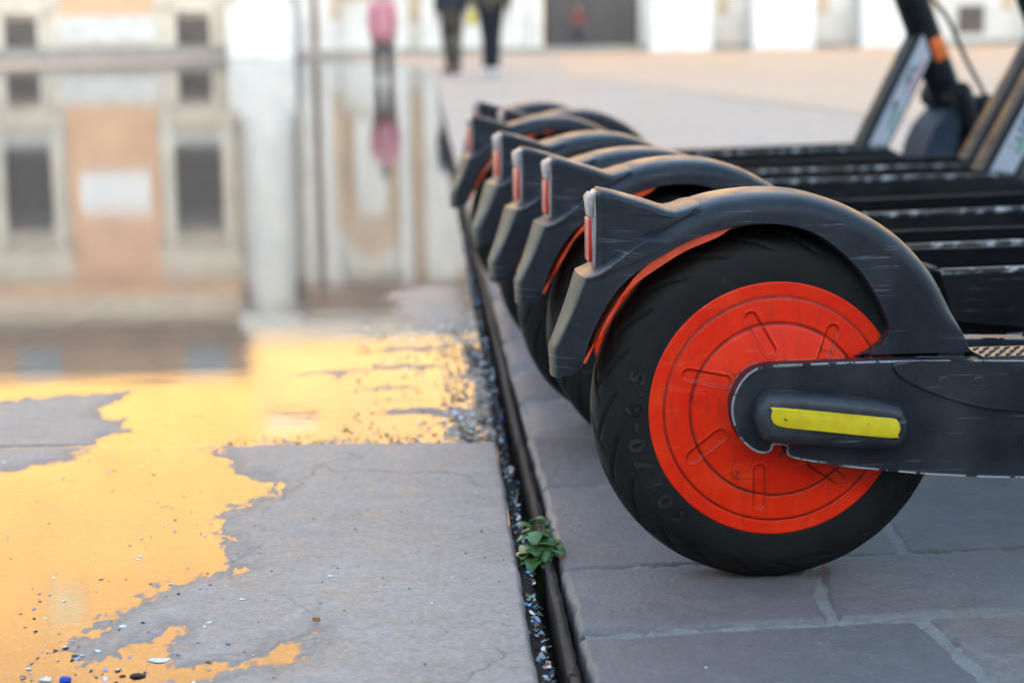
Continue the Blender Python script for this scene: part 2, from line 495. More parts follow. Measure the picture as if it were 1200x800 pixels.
M['shutter'] = flat('grey_shutter', (0.24, 0.27, 0.31), 0.5, 0.15, 2)
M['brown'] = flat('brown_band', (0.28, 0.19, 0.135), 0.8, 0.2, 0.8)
M['ochre'] = flat('ochre_plaster', (0.63, 0.39, 0.12), 0.85, 0.10, 0.35)
M['pane'] = flat('dark_pane', (0.085, 0.07, 0.066), 0.6, 0.3, 2)
M['softpane'] = flat('upper_shutter', (0.50, 0.40, 0.22), 0.6, 0.15, 2)
M['bluepane'] = flat('pale_shutter', (0.40, 0.45, 0.50), 0.5, 0.15, 2)
M['dark'] = flat('dark_door', (0.055, 0.052, 0.058), 0.6, 0.3, 3)
M['signboard'] = flat('white_board', (0.78, 0.78, 0.80), 0.5, 0.05, 2)
M['rust'] = stone_mat('rusty_steel', (0.095, 0.07, 0.058), (0.19, 0.135, 0.105), 30.0, 0.6, 2.0, spec=0.3)
M['leaf'] = flat('leaf_green', (0.052, 0.128, 0.030), 0.42, 0.4, 60)
M['leaf_pale'] = flat('leaf_pale', (0.11, 0.19, 0.07), 0.45, 0.3, 60)
M['leaf_yellow'] = flat('leaf_yellow_green', (0.22, 0.26, 0.03), 0.42, 0.3, 60)
M['plant_stem'] = flat('plant_stem', (0.10, 0.14, 0.05), 0.5, 0.2, 60)
for k_, c_ in dict(c_white=(0.72, 0.72, 0.72), c_blue=(0.03, 0.09, 0.55), c_sky=(0.20, 0.42, 0.62), c_pink=(0.55, 0.28, 0.33), c_dark=(0.03, 0.028, 0.03),
                   c_teal=(0.10, 0.32, 0.30), c_brown=(0.22, 0.12, 0.06), c_tan=(0.40, 0.31, 0.24), c_straw=(0.52, 0.38, 0.20), c_rust=(0.42, 0.16, 0.05), c_lilac=(0.38, 0.38, 0.62), c_grey=(0.30, 0.29, 0.30)).items():
    M[k_] = flat(k_.replace('c_', 'paper_'), c_, 0.85, 0.3, 200, 0.0, 0.2)

def water_mat():
    m = NT('water')
    out = m.t.nodes['Material Output']
    gl = m.n('ShaderNodeBsdfGlossy'); gl.inputs['Roughness'].default_value = 0.012
    tr = m.n('ShaderNodeBsdfTransparent'); tr.inputs['Color'].default_value = (0.93, 0.95, 0.95, 1)
    fr = m.n('ShaderNodeFresnel'); fr.inputs['IOR'].default_value = 1.333
    mx = m.n('ShaderNodeMixShader')
    b0 = m.n('ShaderNodeBump'); b0.inputs['Strength'].default_value = 0.06; b0.inputs['Distance'].default_value = 0.004
    m.l(m.noise(5.0, 3, 0.5, m.coord((1.0, 0.55, 1.0))), b0.inputs['Height'])
    b = m.n('ShaderNodeBump'); b.inputs['Strength'].default_value = 0.072; b.inputs['Distance'].default_value = 0.002
    m.l(m.noise(1.0, 5, 0.6, m.coord((3.0, 16.0, 1.0)), 0.5), b.inputs['Height'])
    m.l(b0.outputs['Normal'], b.inputs['Normal'])
    m.l(b.outputs['Normal'], gl.inputs['Normal'])
    m.l(b.outputs['Normal'], fr.inputs['Normal'])
    m.l(fr.outputs['Fac'], mx.inputs['Fac']); m.l(tr.outputs[0], mx.inputs[1]); m.l(gl.outputs[0], mx.inputs[2])
    m.l(mx.outputs[0], out.inputs['Surface'])
    m.t.nodes.remove(m.b)
    return m.m
M['water'] = water_mat()

# ------------------------------------------------------------------ ground, gutter, puddle
def gx(y): return 0.0148 - 0.0415 * (y - 1.13)          # gutter edge of the large slabs
def sx(y): return 0.0485 - 0.0432 * (y - 1.129)         # gutter edge of the setts
mesh('ground', [(-1500, -1500, -0.30), (1500, -1500, -0.30), (1500, 1500, -0.30), (-1500, 1500, -0.30)], [(0, 1, 2, 3)], M['basin'])['kind'] = 'structure'

def sheet(name, pts, z, mat):
    o = mesh(name, [(x, y, z) for x, y in pts], [tuple(range(len(pts)))], mat)
    o['kind'] = 'structure'
    return o

SETT_Y0, SETT_Y1, SETT_X1 = 0.72, 5.75, 2.3
Y_END = 26.0
sheet('piazza_bed', [(-300, -70), (gx(0.80) - 0.004, -70), (gx(0.80) - 0.004, 0.80), (gx(Y_END) - 0.004, Y_END), (gx(Y_END) - 0.004, 300), (-300, 300)], -0.022, M['basin'])
sheet('pavement_near', [(gx(0.8) + 0.03, -70), (300, -70), (300, SETT_Y0), (gx(0.8) + 0.03, SETT_Y0)], 0.0, M['plaza'])
sheet('pavement_side', [(SETT_X1, SETT_Y0), (300, SETT_Y0), (300, SETT_Y1), (SETT_X1, SETT_Y1)], 0.0, M['plaza'])
sheet('piazza_paving', [(sx(SETT_Y1), SETT_Y1), (300, SETT_Y1), (300, 300), (gx(Y_END), 300), (gx(Y_END), Y_END), (sx(Y_END), Y_END)], 0.0, M['plaza'])
sheet('peach_paving', [(2.3, 5.2), (300, 5.2), (300, 120), (3.0, 120), (0.75, 23.5)], 0.004, M['peach_paving'])
sheet('far_paving', [(gx(Y_END) - 0.01, Y_END), (gx(Y_END) - 0.01, 300), (-300, 300), (-300, 43), (-40, 42), (-11.3, 42), (-10.5, 55), (-9.3, 72), (-6, 68), (-3.6, 50), (-1.75, 35)], 0.004, M['plaza'])

# water: one flat sheet at z = 0; the stone rises through it where the ground is dry
wp = [(-60, 0.2)] + [(gx(y) - 0.0015, y) for y in (0.2, 2, 5, 10, 18, 26)] + [(-1.6, 36), (-3.4, 51), (-6, 69), (-9.4, 73), (-10.7, 55), (-11.5, 43), (-60, 43)]
sheet('water', wp, 0.0, M['water'])

DRY = [
    [(-0.3085, 1.9022), (-0.2872, 1.8071), (-0.2622, 1.749), (-0.2209, 1.7105), (-0.2198, 1.6695), (-0.2466, 1.6386), (-0.2587, 1.5686), (-0.2447, 1.5247), (-0.2192, 1.4692), (-0.2165, 1.426), (-0.2404, 1.4079), (-0.2629, 1.3856), (-0.2685, 1.363), (-0.2823, 1.3201), (-0.2914, 1.2895), (-0.3, 1.2468), (-0.2855, 1.2074), (-0.2625, 1.2207), (-0.2551, 1.2426), (-0.2459, 1.2731), (-0.2426, 1.2382), (-0.2187, 1.2006), (-0.1842, 1.1971), (-0.1633, 1.2342), (-0.1426, 1.2599), (-0.1484, 1.206), (-0.171, 1.1825), (-0.2026, 1.1704), (-0.2272, 1.1532), (-0.2378, 1.1375), (-0.25, 0.7), (0.10, 0.7), (0.0, 1.896)],
    [(-0.70, 2.13), (-0.5971, 2.1503), (-0.5558, 2.1849), (-0.4519, 2.221), (-0.4594, 2.0866), (-0.4152, 1.9861), (-0.4373, 1.8783), (-0.4393, 1.8299), (-0.4973, 1.7766), (-0.72, 1.76)],
    [(-0.2021, 3.063), (-0.1444, 3.1916), (-0.0767, 3.1027), (-0.0572, 2.6013), (-0.1217, 2.6566), (-0.1669, 2.8093)],
]
def ground_h(x, y):
    wob = 0.008 * fbm(x * 26, y * 16, 3, 3)
    sd = np.full(x.shape, -9.0)
    for q in DRY:
        sd = np.maximum(sd, poly_sdf(x + wob, y + 1.5 * wob, q))
    h = np.clip(sd * 0.045, -0.0030, 0.0016)
    # very shallow bed beside the gutter beyond the near slab
    sh = np.clip((x + 0.16) / 0.10, 0, 1) * np.clip((2.75 - y) / 0.5, 0, 1) * np.clip((y - 1.88) / 0.02, 0, 1)
    h = np.maximum(h, -0.0030 + 0.0030 * sh)
    h = h + 0.0024 * (0.08 + 0.92 * np.exp(-(sd / 0.020) ** 2)) * fbm(x * 70, y * 38, 6, 9, 0.82) + 0.0016 * sh * fbm(x * 160, y * 70, 4, 15, 0.7) + 0.0004 * fbm(x * 8, y * 6, 2, 5)
    z_ = np.clip((y - 1.93) / 0.06, 0, 1) * np.clip((2.62 - y) / 0.12, 0, 1) * np.clip((x + 0.34) / 0.08, 0, 1)
    rg = fbm(x * 9 + 3.1 + 0.6 * fbm(x * 30, y * 20, 3, 77), y * 24 + 0.8 * fbm(x * 14, y * 9, 3, 78), 5, 51, 0.68)
    h = np.maximum(h, np.where(z_ > 0, -0.0030 + 0.0030 * z_ * np.clip((rg - 0.14) / 0.16, 0, 1.12), -1))
    return h

paving = empty('slab_paving', (0, 0, 0)); paving['kind'] = 'structure'
def slab(x0, x1, y0, y1, nx, ny):
    """one large worn paving slab: real relief, chipped and rounded edges; None = the gutter side"""
    u = np.linspace(0, 1, nx); w = np.linspace(0, 1, ny)
    U, W = np.meshgrid(u, w)
    Y = y0 + (y1 - y0) * W
    xl = x0 if x0 is not None else gx(Y)
    xr = x1 if x1 is not None else gx(Y) - 0.0005 + 0.0012 * fbm(Y * 40, Y * 0, 3, 21)
    X = xl + (xr - xl) * U
    d = np.minimum(np.minimum(U, 1 - U) * (xr - xl), np.minimum(W, 1 - W) * (y1 - y0))
    Z = ground_h(X, Y) - 0.004 * np.clip(1 - d / 0.004, 0, 1) ** 2
    v = np.stack([X, Y, Z], -1).reshape(-1, 3)
    idx = np.arange(nx * ny).reshape(ny, nx)
    f = np.stack([idx[:-1, :-1], idx[:-1, 1:], idx[1:, 1:], idx[1:, :-1]], -1).reshape(-1, 4)
    # skirts down the four sides
    ring = list(idx[0]) + list(idx[1:, -1]) + list(idx[-1, -2::-1]) + list(idx[-2:0:-1, 0])
    k = len(v)
    vb = v[ring].copy(); vb[:, 2] = -0.03
    f2 = [(ring[(i + 1) % len(ring)], ring[i], k + i, k + (i + 1) % len(ring)) for i in range(len(ring))]
    o = mesh('slab', np.vstack([v, vb]), [tuple(q) for q in f] + f2, M['slab'], paving, 40)
    hh = np.clip((0.00125 - Z.reshape(-1)) / 0.0010, 0, 1) * (d.reshape(-1) > 0.006)
    at_ = o.data.attributes.new('damp', 'FLOAT', 'POINT')
    at_.data.foreach_set('value', np.concatenate([hh, np.zeros(len(vb))]).astype(np.float32))
slab(-0.66, None, 0.80, 1.893, 430, 380)
slab(-0.665, None, 1.899, 3.22, 330, 300)
slab(-1.0, None, 3.226, 4.9, 90, 90)
slab(-1.55, -0.666, 0.80, 1.75, 40, 40)
slab(-1.75, -0.671, 1.756, 3.22, 60, 60)
slab(-2.2, -1.006, 3.226, 4.9, 40, 40)

# drain channel between slabs and setts
drain = empty('drain_channel', (0, 0, 0)); drain['kind'] = 'structure'
yy = np.concatenate([np.linspace(0.80, 4.5, 75), np.linspace(4.9, Y_END, 60)])
def strip(name, xa, xb, za, zb, mat, parent, amp=0.0, n=5, ys=yy):
    v = []; f = []
    for i, y in enumerate(ys):
        for j in range(n):
            t = j / (n - 1)
            nz = amp * float(fbm(np.array([y * 90.0]), np.array([t * 6.0]), 3, 31)[0])
            v.append((xa(y) + (xb(y) - xa(y)) * t, y, za + (zb - za) * t + nz))
    for i in range(len(ys) - 1):
        for j in range(n - 1):
            f.append((i * n + j, i * n + j + 1, (i + 1) * n + j + 1, (i + 1) * n + j))
    return mesh(name, v, f, mat, parent, 60)
strip('channel_floor', lambda y: gx(y) - 0.006, lambda y: sx(y) + 0.006, -0.046, -0.046, M['soil'], drain, 0.003)
strip('silt_bank', lambda y: gx(y) - 0.003, lambda y: gx(y) + 0.0105, -0.006, -0.010, M['soil'], drain, 0.0035, 6)
strip('silt_side', lambda y: gx(y) + 0.0105, lambda y: gx(y) + 0.0125, -0.010, -0.046, M['soil'], drain, 0.002, 4)
y = 0.80
while y < Y_END - 0.1:                                         # rusty steel edge bar in lengths
    y2 = min(y + (0.40 if y < 5 else 4.0) + random.uniform(-0.08, 0.08), Y_END)
    m_ = MB()
    n_ = 40
    pts = [y + (y2 - 0.004 - y) * k / (n_ - 1) for k in range(n_)]
    j0, j1 = random.uniform(-0.0008, 0.0008), random.uniform(-0.0008, 0.0008)
    prof = [(0.0208, -0.044), (0.0207, -0.0040), (0.0210, -0.0026), (0.0222, -0.0020), (0.0246, -0.0021), (0.0256, -0.0028), (0.0258, -0.0070), (0.0292, -0.0085), (0.0300, -0.044)]
    v = []; f = []
    for k, yk in enumerate(pts):
        jit = j0 + (j1 - j0) * k / (n_ - 1)
        for (a, b) in prof:
            v.append((gx(yk) + a + jit + random.uniform(-.0006, .0006), yk, b + random.uniform(-.0006, .0006)))
    q = len(prof)
    for k in range(n_ - 1):
        for j in range(q - 1):
            f.append((k * q + j, (k + 1) * q + j, (k + 1) * q + j + 1, k * q + j + 1))
    f += [tuple(range(q)), tuple((n_ - 1) * q + j for j in range(q - 1, -1, -1))]
    m_.add(v, f)
    m_.build('edge_bar', M['rust'], drain, 28)
    y = y2

# setts: rows slightly oblique to the gutter, each stone its own piece
setts = empty('sett_paving', (0, 0, 0)); setts['kind'] = 'structure'
mort_v = []; mort_f = []
NXm, NYm = 460, 460
U, W = np.meshgrid(np.linspace(0, 1, NXm) ** 2.2, np.linspace(0, 1, NYm) ** 1.9)
Ym = SETT_Y0 + (SETT_Y1 - SETT_Y0) * W
Xm = sx(Ym) + 0.004 + (SETT_X1 - sx(Ym)) * U
Zm = -0.0025 + 0.0030 * fbm(Xm * 110, Ym * 80, 5, 41, 0.7)
Zm[:, 0] = -0.045
idx = np.arange(NXm * NYm).reshape(NYm, NXm)
fm = np.stack([idx[:-1, :-1], idx[:-1, 1:], idx[1:, 1:], idx[1:, :-1]], -1).reshape(-1, 4)
mesh('mortar_bed', np.stack([Xm, Ym, Zm], -1).reshape(-1, 3), fm, M['mortar'], setts, 60)

SLOPE = 0.12
row_y = [0.55, 0.80, 1.02, 1.242, 1.404, 1.679, 1.903]
while row_y[-1] < 5.2: row_y.append(row_y[-1] + random.uniform(0.19, 0.26))
fixed = {2: [0.297, 0.53, 0.80], 3: [0.226, 0.50, 0.76], 4: [0.31, 0.58], 5: [0.235, 0.47]}
def sett(x0, x1, ya, yb, lean, near):
    """stone between two row lines; row line height = y + SLOPE*x"""
    jw = random.uniform(0.0034, 0.0052)
    nx, ny = (110, 76) if near else (9, 7)
    e = 0.5 * (1 - np.cos(np.pi * np.linspace(0, 1, nx))) * 0.6 + np.linspace(0, 1, nx) * 0.4
    g = 0.5 * (1 - np.cos(np.pi * np.linspace(0, 1, ny))) * 0.6 + np.linspace(0, 1, ny) * 0.4
    U, W = np.meshgrid(e, g)
    cy = (ya + yb) / 2
    yc = ya + (yb - ya) * W
    xl = (np.full_like(U, x0) if x0 is not None else sx(yc + 0.12 * sx(yc)) + 0.0004) + (jw if x0 is not None else 0) + lean[0] * (W - 0.5)
    xr = np.full_like(U, x1) - jw + lean[1] * (W - 0.5)
    s = random.randrange(1000)
    X = xl + (xr - xl) * U
    Yv = (ya + jw) + (yb - ya - 2 * jw) * W + SLOPE * X
    # irregular outline
    X = X + 0.0034 * fbm(X * 0 + U * 3 + s, Yv * 45, 5, s, 0.65) * (np.abs(2 * U - 1) ** 3)
    Yv = Yv + 0.0038 * fbm(X * 40, W * 3 + s, 5, s + 5, 0.65) * (np.abs(2 * W - 1) ** 3)
    d = np.minimum(np.minimum(U, 1 - U) * (x1 - (x0 if x0 is not None else 0)), np.minimum(W, 1 - W) * (yb - ya))
    rr = 0.0060 + 0.003 * fbm(X * 50, Yv * 50, 2, s + 9)
    Z = 0.0012 * random.uniform(-0.6, 1) - 0.0042 * np.clip(1 - d / rr, 0, 1) ** 2.2
    Z = Z + 0.0009 * fbm(X * 14, Yv * 14, 3, s) + 0.00045 * fbm(X * 90, Yv * 60, 4, s + 2, 0.65)
    v = np.stack([X, Yv, Z], -1).reshape(-1, 3)
    idx = np.arange(nx * ny).reshape(ny, nx)
    f = np.stack([idx[:-1, :-1], idx[:-1, 1:], idx[1:, 1:], idx[1:, :-1]], -1).reshape(-1, 4)
    ring = list(idx[0]) + list(idx[1:, -1]) + list(idx[-1, -2::-1]) + list(idx[-2:0:-1, 0])
    k = len(v); vb = v[ring].copy(); vb[:, 2] = -0.03
    f2 = [(ring[(i + 1) % len(ring)], ring[i], k + i, k + (i + 1) % len(ring)) for i in range(len(ring))]
    o = mesh('sett', np.vstack([v, vb]) - np.array([(xl.mean() + xr.mean()) / 2, cy, 0]), [tuple(q) for q in f] + f2, M['sett'], setts, 45)
    o.location = ((xl.mean() + xr.mean()) / 2, cy, 0)
for i in range(len(row_y) - 1):
    ya, yb = row_y[i], row_y[i + 1]
    xs = [None] + list(fixed.get(i, []))
    xmax = min(0.2727 * yb + 0.25, SETT_X1 - 0.05)
    if len(xs) == 1: xs.append(float(sx(ya)) + random.uniform(0.14, 0.30))
    while xs[-1] < xmax: xs.append(xs[-1] + random.uniform(0.20, 0.34))
    leans = [0.0] + [(-0.024 if i == 2 else random.uniform(-0.012, 0.012)) for _ in xs[1:]]
    leans[0] = 0.0
    for j in range(len(xs) - 1):
        sett(xs[j], xs[j + 1], ya, yb, (leans[j], leans[j + 1]), yb < 2.0 and (xs[j] or 0) < 0.8)

# ------------------------------------------------------------------ electric scooter
ARCH = [(0.1421, 0.1709, 1), (0.1337, 0.1947), (0.1168, 0.2267), (0.0918, 0.255), (0.0595, 0.2785), (0.0239, 0.2908), (-0.0051, 0.2935), (-0.0333, 0.2915),
        (-0.0545, 0.2872), (-0.0707, 0.2805), (-0.0851, 0.2715), (-0.1018, 0.2568), (-0.1204, 0.2415), (-0.1323, 0.2325), (-0.1434, 0.2285, 1), (-0.1529, 0.2023), (-0.165, 0.1737, 1),
        (-0.164, 0.1525, 1), (-0.1509, 0.1560), (-0.1440, 0.1635, 1), (-0.1392, 0.1812), (-0.1315, 0.1985), (-0.1215, 0.2150), (-0.108, 0.2290), (-0.0863, 0.2428), (-0.0645, 0.2545),
        (-0.0351, 0.2625), (-0.0075, 0.2639), (0.0172, 0.2595), (0.0363, 0.2491), (0.0557, 0.2311), (0.0687, 0.2125), (0.078, 0.1927), (0.0795, 0.1851), (0.0732, 0.1743), (0.0572, 0.1662, 1), (0.1435, 0.1663, 1)]
TAIL = [(-0.062, 0.2845), (-0.0800, 0.2800), (-0.0972, 0.2853), (-0.1207, 0.2922), (-0.1324, 0.2950, 1), (-0.1361, 0.2906, 1), (-0.1357, 0.2698), (-0.1366, 0.2355, 1), (-0.1192, 0.2390), (-0.1004, 0.2500), (-0.0785, 0.2650), (-0.060, 0.2750, 1)]
STRIPE = [(-0.0314, 0.2660, 1), (-0.0611, 0.2580), (-0.0832, 0.2480), (-0.1040, 0.2310), (-0.1180, 0.2114), (-0.1275, 0.1955), (-0.1345, 0.1788), (-0.1450, 0.1640, 1),
          (-0.1405, 0.1655, 1), (-0.1322, 0.1862), (-0.1215, 0.2070), (-0.1075, 0.2225), (-0.0885, 0.2355), (-0.0690, 0.2470), (-0.0455, 0.2565)]
ARM = [(0.0132, 0.1655), (-0.012, 0.1651), (-0.0233, 0.162), (-0.032, 0.1542), (-0.0377, 0.1426), (-0.0389, 0.1308), (-0.0357, 0.1181), (-0.0306, 0.1097), (-0.023, 0.1031), (-0.0170, 0.1010), (-0.0116, 0.1010),
       (-0.0090, 0.1040), (-0.0085, 0.1076, 1), (0.0010, 0.1071, 1), (0.0020, 0.0995), (0.0075, 0.0961), (0.0394, 0.0896), (0.0651, 0.086), (0.117, 0.0798), (0.1824, 0.0757), (0.215, 0.078, 1), (0.245, 0.11, 1), (0.245, 0.1605, 1), (0.1799, 0.1633), (0.0831, 0.1658)]
CAPS = [(-0.009, 0.1479), (-0.0202, 0.1422), (-0.0242, 0.1305), (-0.0214, 0.1179), (-0.0138, 0.1100), (0.0178, 0.1056), (0.0751, 0.1013), (0.0866, 0.1066), (0.0906, 0.1177), (0.0874, 0.1292), (0.0777, 0.1371), (0.0364, 0.1437)]
YEL = [(-0.007, 0.1372), (-0.0124, 0.1355), (-0.0136, 0.13), (-0.0105, 0.1249), (-0.0029, 0.1227, 1), (0.073, 0.1127), (0.078, 0.1144), (0.0805, 0.1193), (0.0778, 0.1257), (0.0727, 0.1272, 1)]
RECESS = [(0.0793, 0.1640), (0.0833, 0.1555), (0.0995, 0.1461), (0.1222, 0.137), (0.1483, 0.1296), (0.181, 0.1258, 1), (0.21, 0.1262, 1), (0.21, 0.1605, 1), (0.1799, 0.1622, 1), (0.10, 0.1652)]

def tyre_side_y(r):
    """half width of the tyre at radius r"""
    t = np.clip((r - 0.0965) / 0.0372, 0, 1) ** (1 / 0.66)
    return 0.0318 * np.sqrt(np.clip(1 - t * t, 0, 1)) ** 0.9

def make_tyre():
    NT_, NC = 420, 64
    th = np.linspace(0, 2 * np.pi, NT_, endpoint=False)
    ph = np.linspace(-np.pi * 0.505, np.pi * 0.505, NC)
    T, P = np.meshgrid(th, ph, indexing='ij')
    cs, sn = np.cos(P), np.sin(P)
    rad = 0.0965 + 0.0372 * np.sign(cs) * np.abs(cs) ** 0.66
    yv = 0.0318 * np.sign(sn) * np.abs(sn) ** 0.9
    # tread: long slanted slashes on both shoulders and a short set beside the crown
    def cut(T_, P_, n, ph0, ph1, slant, off, width, depth):
        s = (P_ - ph0) / (ph1 - ph0)
        a = (T_ + slant * s + off) * n / (2 * np.pi)
        a = (a - np.round(a)) * (2 * np.pi / n) * 0.127
        m_ = np.clip(1 - np.abs(a) / width, 0, 1)
        m_ = m_ * m_ * (3 - 2 * m_)
        return depth * np.clip(m_ * 1.6, 0, 1) * ((s > 0) & (s < 1)) * np.clip(np.minimum(s, 1 - s) * 8, 0, 1)
    d = 0
    for sg in (1, -1):
        Q = P * sg
        o = 0 if sg > 0 else 0.11
        d = d + cut(T, Q, 22, 0.42, 1.15, 0.32, o, 0.0036, 0.0021)
        d = d + cut(T, Q, 22, 0.08, 0.70, -0.24, o + 0.14, 0.0032, 0.0019)
    # fine moulding ribs on the sidewall
    for r0 in (1.22, 1.52):
        for sg in (1, -1):
            d = d - 0.0005 * np.exp(-((P * sg - r0) / 0.022) ** 2)
    rad2 = rad - d * np.abs(cs) ** 0.5
    yv2 = yv - d * sn * 0.7
    # tyre slightly flattened where it carries weight
    x = rad2 * np.cos(T); z = rad2 * np.sin(T)
    v = np.stack([x, yv2, np.maximum(z, -0.1331)], -1).reshape(-1, 3)
    f = []
    for i in range(NT_):
        a = i * NC; b = ((i + 1) % NT_) * NC
        for j in range(NC - 1):
            f.append((a + j, a + j + 1, b + j + 1, b + j))
    return v, f

def make_hub():
    NR, NA = 150, 560
    r = np.linspace(0.006, 0.0962, NR)
    a = np.linspace(0, 2 * np.pi, NA, endpoint=False)
    Rr, A = np.meshgrid(r, a, indexing='ij')
    out = 0.0325 + 0.0010 * (Rr < 0.0835) + 0.0085 * np.clip((0.0835 - Rr) / 0.0835, 0, 1) + 0.0050 * np.clip((0.0645 - Rr) / 0.03, 0, 1) ** 0.8
    out = out - 0.004 * np.clip((Rr - 0.0938) / 0.0024, 0, 1) ** 2
    grime = np.zeros_like(out)
    for rr, w, dp in ((0.0835, 0.0009, 0.0007), (0.0645, 0.0010, 0.0008)):
        g = np.exp(-((Rr - rr) / w) ** 2)
        out = out - dp * g
        grime = np.maximum(grime, np.clip(g * 1.25, 0, 1) * 0.9)
    X = Rr * np.cos(A); Z = Rr * np.sin(A)
    for k in range(7):
        th = R(102.7 - k * 360 / 7)
        cx, cz = 0.0585 * math.cos(th), 0.0585 * math.sin(th)
        dr = th + R(16)
        ux, uz = math.cos(dr), math.sin(dr)
        lx = (X - cx) * ux + (Z - cz) * uz
        lz = -(X - cx) * uz + (Z - cz) * ux
        dd = np.hypot(np.maximum(np.abs(lx) - 0.0132, 0), lz) - 0.0042     # signed distance to a stadium
        out = out - 0.0012 * np.clip(0.5 - dd / 0.0012, 0, 1)
        out = out + 0.0004 * np.exp(-((dd - 0.0012) / 0.0008) ** 2)
        grime = np.maximum(grime, 0.75 * np.exp(-((dd + 0.0001) / 0.00062) ** 2))
    v = np.stack([X, -out, Z], -1).reshape(-1, 3)
    f = []
    for i in range(NR - 1):
        for j in range(NA):
            f.append((i * NA + j, i * NA + (j + 1) % NA, (i + 1) * NA + (j + 1) % NA, (i + 1) * NA + j))
    f.append(tuple(range(NA - 1, -1, -1)))
    return v, f, grime.reshape(-1)

def make_lettering(text, parent):
    """raised characters round the sidewall, tops outward"""
    angs = [227.5, 219.0, 210.8, 202.0, 193.2, 186.0, 178.6, 171.8, 165.5]
    bm = bmesh.new()
    for ch, an in zip(text, angs):
        cu = bpy.data.curves.new('glyph', 'FONT')
        cu.body = ch; cu.size = 0.0172; cu.align_x = 'CENTER'; cu.extrude = 0.0009; cu.offset = 0.0005
        ob = bpy.data.objects.new('glyph', cu); col.objects.link(ob)
        bpy.context.view_layer.update()
        me = bpy.data.meshes.new_from_object(ob.evaluated_get(bpy.context.evaluated_depsgraph_get()))
        th = R(an)
        for v in me.vertices:
            r_ = 0.1008 + v.co.y * 0.95
            t_ = th - v.co.x * 1.2 / r_                      # seen from the camera side, text runs clockwise
            v.co = Vector((r_ * math.cos(t_), -(float(tyre_side_y(np.array(r_))) + 0.0003) - v.co.z, r_ * math.sin(t_)))
        bm.from_mesh(me)
        col.objects.unlink(ob); bpy.data.objects.remove(ob); bpy.data.curves.remove(cu); bpy.data.meshes.remove(me)
    return from_bm('size_lettering', bm, M['lettering'], parent, 30)

